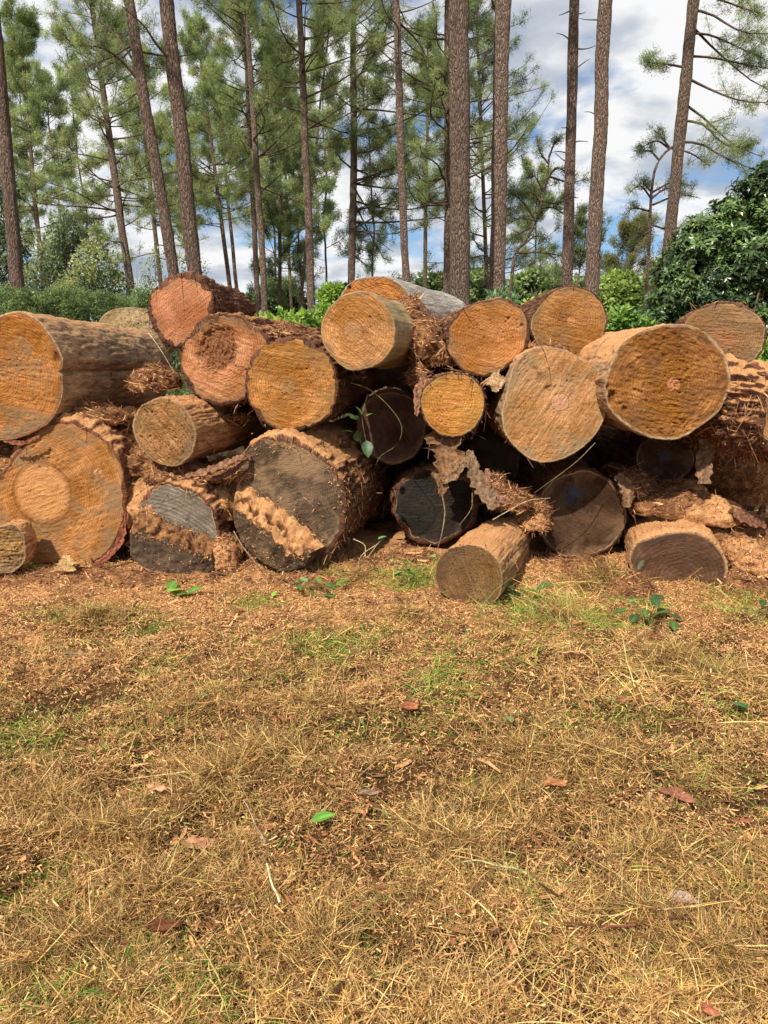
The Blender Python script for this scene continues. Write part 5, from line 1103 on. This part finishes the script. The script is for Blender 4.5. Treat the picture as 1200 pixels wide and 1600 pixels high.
for i, (px, py, Y, H, h0, col, lab) in enumerate(far):
    lean = (px-600)*.00016
    A = at(px, py, Y); up_ = A+np.array([lean*10*.6, 0, 10.]); 
    d = up_-CAM; fx = 600+F*d[0]/(d@FWD); fy = 800-F*(d@UPV)/(d@FWD)
    pine(lab, (px, py), (fx, fy), Y, 3.6, H, h0=h0, nb=38, L0=2.8, col=col, seed=60+i, needle=.32, twigs=8, tuft=25, group=FG, tm=1, wiggle=.25)

# ------------------------------------------------------------------ broadleaved trees and shrubs
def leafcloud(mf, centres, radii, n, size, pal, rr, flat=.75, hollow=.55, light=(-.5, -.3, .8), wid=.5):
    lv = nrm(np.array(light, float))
    for c, r, m in zip(centres, radii, n):
        d = nrm(rr.normal(0, 1, (m, 3))); q = rr.random(m)**(1/3)*(1-hollow)+hollow
        lump = 1+.28*fbm(d*2.3+c[None]*.7, 3)
        P = np.asarray(c)+d*(q*lump)[:, None]*np.asarray(r)
        D = nrm(d*.5+rr.normal(0, .7, (m, 3))+[0, 0, -.1]); N = nrm(rr.normal(0, .7, (m, 3))+[0, 0, .9]); S = nrm(np.cross(D, N))
        L = size*rr.uniform(.6, 1.25, m)[:, None]
        b = P; t = P+D*L; w = L*wid*.5; mid = P+D*L*.5-np.cross(S, D)*L*.07
        V = np.stack([b, mid-S*w, t, mid+S*w], 1).reshape(-1, 3)
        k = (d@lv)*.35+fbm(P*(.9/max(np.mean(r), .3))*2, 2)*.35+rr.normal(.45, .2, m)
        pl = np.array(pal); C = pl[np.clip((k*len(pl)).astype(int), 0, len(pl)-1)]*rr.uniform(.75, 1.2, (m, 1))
        mf.add(V, np.arange(m*4).reshape(-1, 4), np.repeat(C, 4, axis=0))
def whorls(mf, B, n, size, pal, rr, per=9, wid=.34):
    vol = B[:, 3]*B[:, 5]; k = rr.choice(len(B), n, p=vol/vol.sum()); d = nrm(rr.normal(0, 1, (n, 3))); q = rr.random(n)**.5*.55+.5
    lump = 1+.4*fbm(d*3.1+B[k, :3]*.9, 3); P = B[k, :3]+d*(q*lump)[:, None]*B[k, 3:]
    keep = fbm(P*2.6, 3) > -.28; P, d, k = P[keep], d[keep], k[keep]; n = len(P)
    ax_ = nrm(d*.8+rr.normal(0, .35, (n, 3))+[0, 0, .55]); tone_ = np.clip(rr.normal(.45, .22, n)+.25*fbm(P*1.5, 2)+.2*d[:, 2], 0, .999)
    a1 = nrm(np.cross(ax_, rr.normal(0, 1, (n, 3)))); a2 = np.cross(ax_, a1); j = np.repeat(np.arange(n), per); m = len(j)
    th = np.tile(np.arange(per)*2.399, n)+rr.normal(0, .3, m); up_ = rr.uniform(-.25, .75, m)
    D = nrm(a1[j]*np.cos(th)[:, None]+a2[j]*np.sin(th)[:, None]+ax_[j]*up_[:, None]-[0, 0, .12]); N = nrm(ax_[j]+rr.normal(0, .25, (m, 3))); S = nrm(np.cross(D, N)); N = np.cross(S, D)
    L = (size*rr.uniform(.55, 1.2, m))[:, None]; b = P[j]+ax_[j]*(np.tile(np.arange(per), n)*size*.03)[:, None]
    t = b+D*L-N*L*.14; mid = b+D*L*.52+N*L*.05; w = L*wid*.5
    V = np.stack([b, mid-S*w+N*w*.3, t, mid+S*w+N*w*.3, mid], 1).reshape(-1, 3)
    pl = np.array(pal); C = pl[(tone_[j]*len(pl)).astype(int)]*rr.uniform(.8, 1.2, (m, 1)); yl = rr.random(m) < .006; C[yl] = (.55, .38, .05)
    o_ = (np.arange(m)*5)[:, None]; mf.add(V, np.concatenate([o_+np.array([0, 1, 4]), o_+np.array([1, 2, 4]), o_+np.array([2, 3, 4]), o_+np.array([3, 0, 4])]), np.repeat(C, 5, axis=0))
def bush(name, label, cat, base, blobs, size, n, pal, seed, mat=M_SHRUB, stems=7, group=None, hollow=.35, barkcol=(.12, .085, .06), stem_r=.02, wid=.5, part='foliage'):
    """blobs: (x,y,z,rx,ry,rz) relative to the base"""
    rr = np.random.default_rng(seed+900); root = thing(name, label, cat, base, group)
    B = np.array(blobs, float); vol = B[:, 3]*B[:, 5]; cnt = np.maximum((n*vol/vol.sum()).astype(int), 20)
    mf = MB()
    if part == 'whorls': whorls(mf, B, n, size, pal, rr, wid=wid); part = 'foliage'
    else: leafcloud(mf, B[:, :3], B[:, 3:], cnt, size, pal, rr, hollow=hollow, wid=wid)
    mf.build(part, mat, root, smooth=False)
    PL = []
    for i in range(stems*3):
        b = B[rr.integers(len(B))]; tip = b[:3]+rr.normal(0, .45, 3)*b[3:]; s = np.array([rr.normal(0, .12), rr.normal(0, .12), -.1])
        m_ = (s+tip)/2+rr.normal(0, .12, 3)*np.linalg.norm(tip)*.5; PL.append(catmull(np.array([s, m_, tip]), 8, False))
    mb = MB(); tubes(mb, np.array(PL), np.tile(np.linspace(stem_r, stem_r*.25, 8), (len(PL), 1)), barkcol, 5); mb.build('stems', M_BRANCH, root)
    return root
def shrub_px(name, label, cat, Y, lobes, size, n, pal, seed, **kw):
    """lobes surveyed as (px,py,rpx,rpy)"""
    cx = np.mean([l[0] for l in lobes]); b = at(cx, 600, Y); base = np.array([b[0], Y, 0.])
    rr = np.random.default_rng(seed); bl = []
    for (px, py, rx, ry) in lobes:
        dy = rr.normal(0, rx*Y/F*.35); c = at(px, py, Y+dy)-base; bl.append((c[0], c[1], c[2], rx*Y/F, rx*Y/F*.9, ry*Y/F))
    return bush(name, label, cat, base, bl, size, n, pal, seed, **kw)
DK = [(.025, .045, .018), (.055, .10, .033), (.11, .185, .055), (.20, .31, .10)]
LT = [(.10, .16, .04), (.2, .3, .07), (.32, .44, .11), (.46, .56, .17)]
BI = [(.10, .14, .05), (.2, .26, .08), (.36, .42, .15), (.62, .60, .28)]
HZ = [(.13, .19, .085), (.21, .29, .12), (.30, .40, .155), (.42, .52, .21)]
# big glossy evergreen at right, built of many leafy sprays
lob = [(1180, 300, 34, 32), (1150, 340, 42, 38), (1105, 365, 40, 34), (1190, 380, 45, 50), (1075, 400, 34, 30), (1130, 410, 48, 42), (1060, 445, 30, 28), (1100, 450, 42, 36), (1165, 450, 50, 46), (1040, 480, 28, 24), (1085, 490, 40, 30), (1140, 500, 45, 34), (1190, 500, 40, 50),
       (1005, 500, 30, 20), (1225, 330, 45, 60), (1240, 430, 50, 80), (1030, 510, 34, 22), (1150, 318, 18, 16), (1195, 272, 18, 18), (1075, 375, 16, 14), (1050, 415, 18, 16), (1120, 345, 16, 14), (1215, 262, 24, 24), (1230, 540, 60, 50), (1130, 550, 50, 50), (1060, 550, 50, 50)]
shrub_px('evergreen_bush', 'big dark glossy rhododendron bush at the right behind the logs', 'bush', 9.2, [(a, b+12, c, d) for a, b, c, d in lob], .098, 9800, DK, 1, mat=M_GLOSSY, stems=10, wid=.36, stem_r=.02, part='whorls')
rr = np.random.default_rng(77)
# bright foreground sprays
shrub_px('bramble_bush', 'shining lime green leafy spray between the pink logs and the top centre log', 'bush', 8.2, [(425, 505, 22, 9), (465, 502, 28, 11), (490, 510, 16, 12), (450, 515, 30, 12), (410, 500, 12, 6), (440, 495, 8, 7), (478, 494, 6, 8)], .085, 800, [(.08, .17, .03), (.18, .32, .045), (.32, .48, .07), (.42, .56, .11)], 2, mat=M_LEAF, wid=.62, hollow=.1)
shrub_px('leafy_sapling', 'yellow green sapling behind the grey many limbed pine and the top centre log', 'bush', 12, [(515, 470, 18, 26), (505, 495, 14, 18), (528, 455, 8, 12)], .09, 1500, [(.14, .24, .04), (.24, .38, .06), (.36, .50, .10)], 3, hollow=.1)
shrub_px('leafy_sapling', 'small yellow leaf tip showing between the reddish log and the highest right log', 'bush', 7.2, [(832, 478, 9, 10), (822, 488, 8, 8)], .085, 60, [(.26, .40, .05), (.46, .58, .08), (.55, .60, .14)], 4, mat=M_LEAF, hollow=.1)
shrub_px('fern', 'pale green fern fronds behind the reddish orange log', 'fern', 8.5, [(775, 462, 12, 8), (800, 468, 8, 6)], .09, 120, [(.12, .26, .10), (.2, .38, .14)], 5, mat=M_LEAF, hollow=.1, wid=.25)
shrub_px('bramble_bush', 'bright bramble leaves at the right edge above the shaggy log', 'bush', 7.2, [(1190, 560, 22, 20), (1170, 585, 24, 14), (1200, 590, 24, 20)], .11, 500, [(.08, .18, .03), (.18, .34, .05), (.32, .50, .09)], 6, mat=M_LEAF, wid=.6, hollow=.1)
shrub_px('bramble_bush', 'light green bramble between the highest right log and the glossy bush', 'bush', 8.2, [(970, 500, 26, 16), (1000, 515, 24, 14), (945, 515, 18, 14), (1025, 525, 20, 10)], .09, 1100, [(.07, .16, .03), (.15, .30, .05), (.30, .46, .09)], 7, mat=M_LEAF, wid=.5, hollow=.1)
# low green band at left
for i, (px, lab) in enumerate([(20, 'at the left edge'), (85, 'over the large debarked log'), (150, 'left of the pale yellowish log'), (215, 'beside the topmost pink log')]):
    shrub_px('bracken', 'fine dense green bracken ' + lab, 'bracken', 11.5+i*.3, [(px-25, 474+9*(i%2), 24, 22), (px+12, 480-8*(i%2), 20, 24), (px, 500, 45, 26), (px+32, 486, 20, 22), (px-8, 460+6*i, 9, 14), (px+22, 464+4*i, 7, 14), (px-28, 458+7*i, 6, 12), (px+8, 468, 8, 14)], .055, 11000, [(.09, .14, .05), (.13, .20, .07), (.20, .29, .10), (.32, .42, .15)], 10+i, hollow=.2, wid=.25, group='bracken clumps behind the left logs')
# birches and willows at left
BG = 'birch and willow saplings at the left'
shrub_px('birch_sapling', 'pale yellow green birch glittering left of the wide crowned pine', 'tree', 19, [(150, 415, 34, 34), (130, 440, 30, 26), (170, 440, 30, 26), (150, 385, 16, 20), (185, 455, 18, 16), (105, 455, 22, 20)], .09, 4200, BI, 20, group=BG, hollow=.1)
shrub_px('birch_sapling', 'grey green willow between the leftmost trunk and the pale birch', 'tree', 22, [(85, 400, 34, 44), (70, 440, 40, 36), (105, 370, 22, 30), (95, 345, 16, 22), (110, 420, 26, 40)], .11, 4800, [(.08, .12, .05), (.15, .20, .09), (.26, .32, .15), (.40, .44, .24)], 21, group=BG, hollow=.1)
shrub_px('birch_sapling', 'dim grey green willow at the left edge behind the leftmost trunk', 'tree', 24, [(5, 400, 40, 60), (-10, 340, 34, 40), (25, 440, 34, 34), (10, 300, 20, 26)], .12, 4800, [(.03, .055, .03), (.06, .10, .045), (.11, .16, .07), (.2, .26, .12)], 22, group=BG, hollow=.1)
shrub_px('birch_sapling', 'wispy yellowish birch at the foot of the twin leaning trunks', 'tree', 20, [(235, 430, 22, 26), (245, 400, 14, 18), (225, 450, 22, 16), (315, 420, 14, 16), (280, 415, 14, 18)], .075, 800, BI, 23, group=BG, hollow=.05, stem_r=.012)
# rounded distant broadleaved trees
DG = 'rounded broadleaved trees in the distance'
def dome(px, py, rx, ry, Y, lab, seed, n=6000, pal=HZ):
    r_ = np.random.default_rng(seed); L = [(px, py+ry*.2, rx*.75, ry*.8)]
    for i in range(11): a = r_.random()*6.28; L.append((px+rx*.62*math.cos(a), py+ry*.5*math.sin(a)+ry*.1, rx*r_.uniform(.22, .42), ry*r_.uniform(.22, .42)))
    shrub_px('broadleaved_tree', lab, 'tree', Y, L, .0068*Y, n, pal, seed, group=DG, stems=5, stem_r=.09, hollow=.3, wid=.7)
dome(672, 458, 40, 44, 52, 'distant broadleaved tree left of the stoutest trunk', 1)
dome(755, 450, 44, 42, 50, 'distant broadleaved tree between the two stoutest trunks', 2)
dome(832, 452, 46, 42, 48, 'distant broadleaved tree behind the small crooked pine', 3)
dome(905, 462, 36, 36, 50, 'distant broadleaved tree behind the light pinkish pine', 4)
dome(968, 458, 38, 46, 34, 'sunny yellow green tree left of the small bent pine', 5, 8000, LT)
dome(1040, 450, 46, 60, 45, 'distant tree behind the rightmost tall pine', 6, 6000, HZ)
dome(600, 478, 40, 30, 55, 'distant broadleaved tree behind the bleached log', 7)
dome(540, 470, 36, 34, 50, 'distant tree left of the top centre log', 8, 5000, DK)
dome(430, 470, 50, 36, 48, 'distant darker tree above the shining lime leaves', 9, 5000, DK)
dome(1130, 440, 60, 70, 42, 'distant tree hidden mostly by the glossy bush', 10, 4000, HZ)
# far wood closing the horizon
rr = np.random.default_rng(5); mf = MB(); cs = []; rs = []
for i in range(150):
    xx = rr.uniform(-95, 95); yy = rr.uniform(75, 105); h = rr.uniform(1.5, 4.2); cs.append((xx, yy, h*.6)); rs.append((rr.uniform(2.5, 5), 3, h))
leafcloud(mf, np.array(cs), np.array(rs), [420]*150, .75, [(.04, .075, .035), (.07, .12, .05), (.11, .17, .07)], rr, hollow=.5, wid=.8)
tag(mf.build('distant_wood', M_SHRUB, smooth=False), 'low far off wood closing the horizon', kind='stuff')
mf = MB(); cs = []; rs = []
for i in range(260):
    yy = rr.uniform(9.5, 40); xx = rr.uniform(-.75, .75)*yy; h = rr.uniform(.3, 1.0)*(.7+yy/40); cs.append((xx, yy, h*.4)); rs.append((rr.uniform(.5, 1.2)*(1+yy/40), .8, h))
leafcloud(mf, np.array(cs), np.array(rs), [240]*260, .14, DK+[(.16, .26, .06)], rr, hollow=.3)
tag(mf.build('undergrowth', M_SHRUB, smooth=False), 'low green undergrowth on the forest floor behind the pile', kind='stuff')
# ------------------------------------------------------------------ sky and sun
SUN_EL, SUN_AZ = R(49), R(27)     # azimuth measured from behind the camera towards the left
sd = np.array([-math.sin(SUN_AZ)*math.cos(SUN_EL), -math.cos(SUN_AZ)*math.cos(SUN_EL), math.sin(SUN_EL)])
sl = bpy.data.lights.new('sun', 'SUN'); so = bpy.data.objects.new('sun', sl); COL.objects.link(so)
sl.energy = 6.0; sl.angle = R(.6); sl.color = (1, .93, .82)
so.rotation_euler = Vector(sd).to_track_quat('Z', 'Y').to_euler(); so.location = (0, 0, 30)
w = bpy.data.worlds.new('World'); sc.world = w; w.use_nodes = True
t = NT.__new__(NT); t.t = w.node_tree; t.t.nodes.clear(); t.out = t.t.nodes.new('ShaderNodeOutputWorld')
sky = t.n('ShaderNodeTexSky', sky_type='NISHITA', sun_disc=False, sun_elevation=SUN_EL, sun_rotation=math.atan2(sd[0], sd[1]), air_density=1.0, dust_density=.6, ozone_density=1.5)
gen = t.n('ShaderNodeTexCoord').outputs['Generated']
sp = t.n('ShaderNodeSeparateXYZ', {0: gen})
den = t.math('ADD', t.math('MAXIMUM', sp.outputs[2], 0.), .22)
cv = t.n('ShaderNodeCombineXYZ', {0: t.math('DIVIDE', sp.outputs[0], den), 1: t.math('DIVIDE', sp.outputs[1], den), 2: 0.4})
c1 = t.noise(cv, 2.1, 8, .55, .2); c2 = t.noise(t.mapping(cv, loc=(3.1, 1.2, 0)), 2.3, 7, .52, .1)
cover = t.ramp(c1, [(.39, 0.), (.49, 1.)])
ccol = t.ramp(c2, [(.36, (.50, .58, .71)), (.45, (.72, .78, .87)), (.53, (1.2, 1.2, 1.2))])
skyb = t.mix(1.0, sky.outputs[0], (.115, .135, .155), 'MULTIPLY')
final = t.mix(cover, skyb, ccol)
low = t.math('LESS_THAN', sp.outputs[2], -.02)
bg = t.n('ShaderNodeBackground', {'Color': final, 'Strength': .80})
t.set(t.out.inputs[0], bg.outputs[0])
sc.view_settings.view_transform = 'Standard'; sc.view_settings.look = 'None'; sc.view_settings.exposure = 0
sc.render.engine = 'CYCLES'; sc.cycles.max_bounces = 6; sc.cycles.transparent_max_bounces = 8
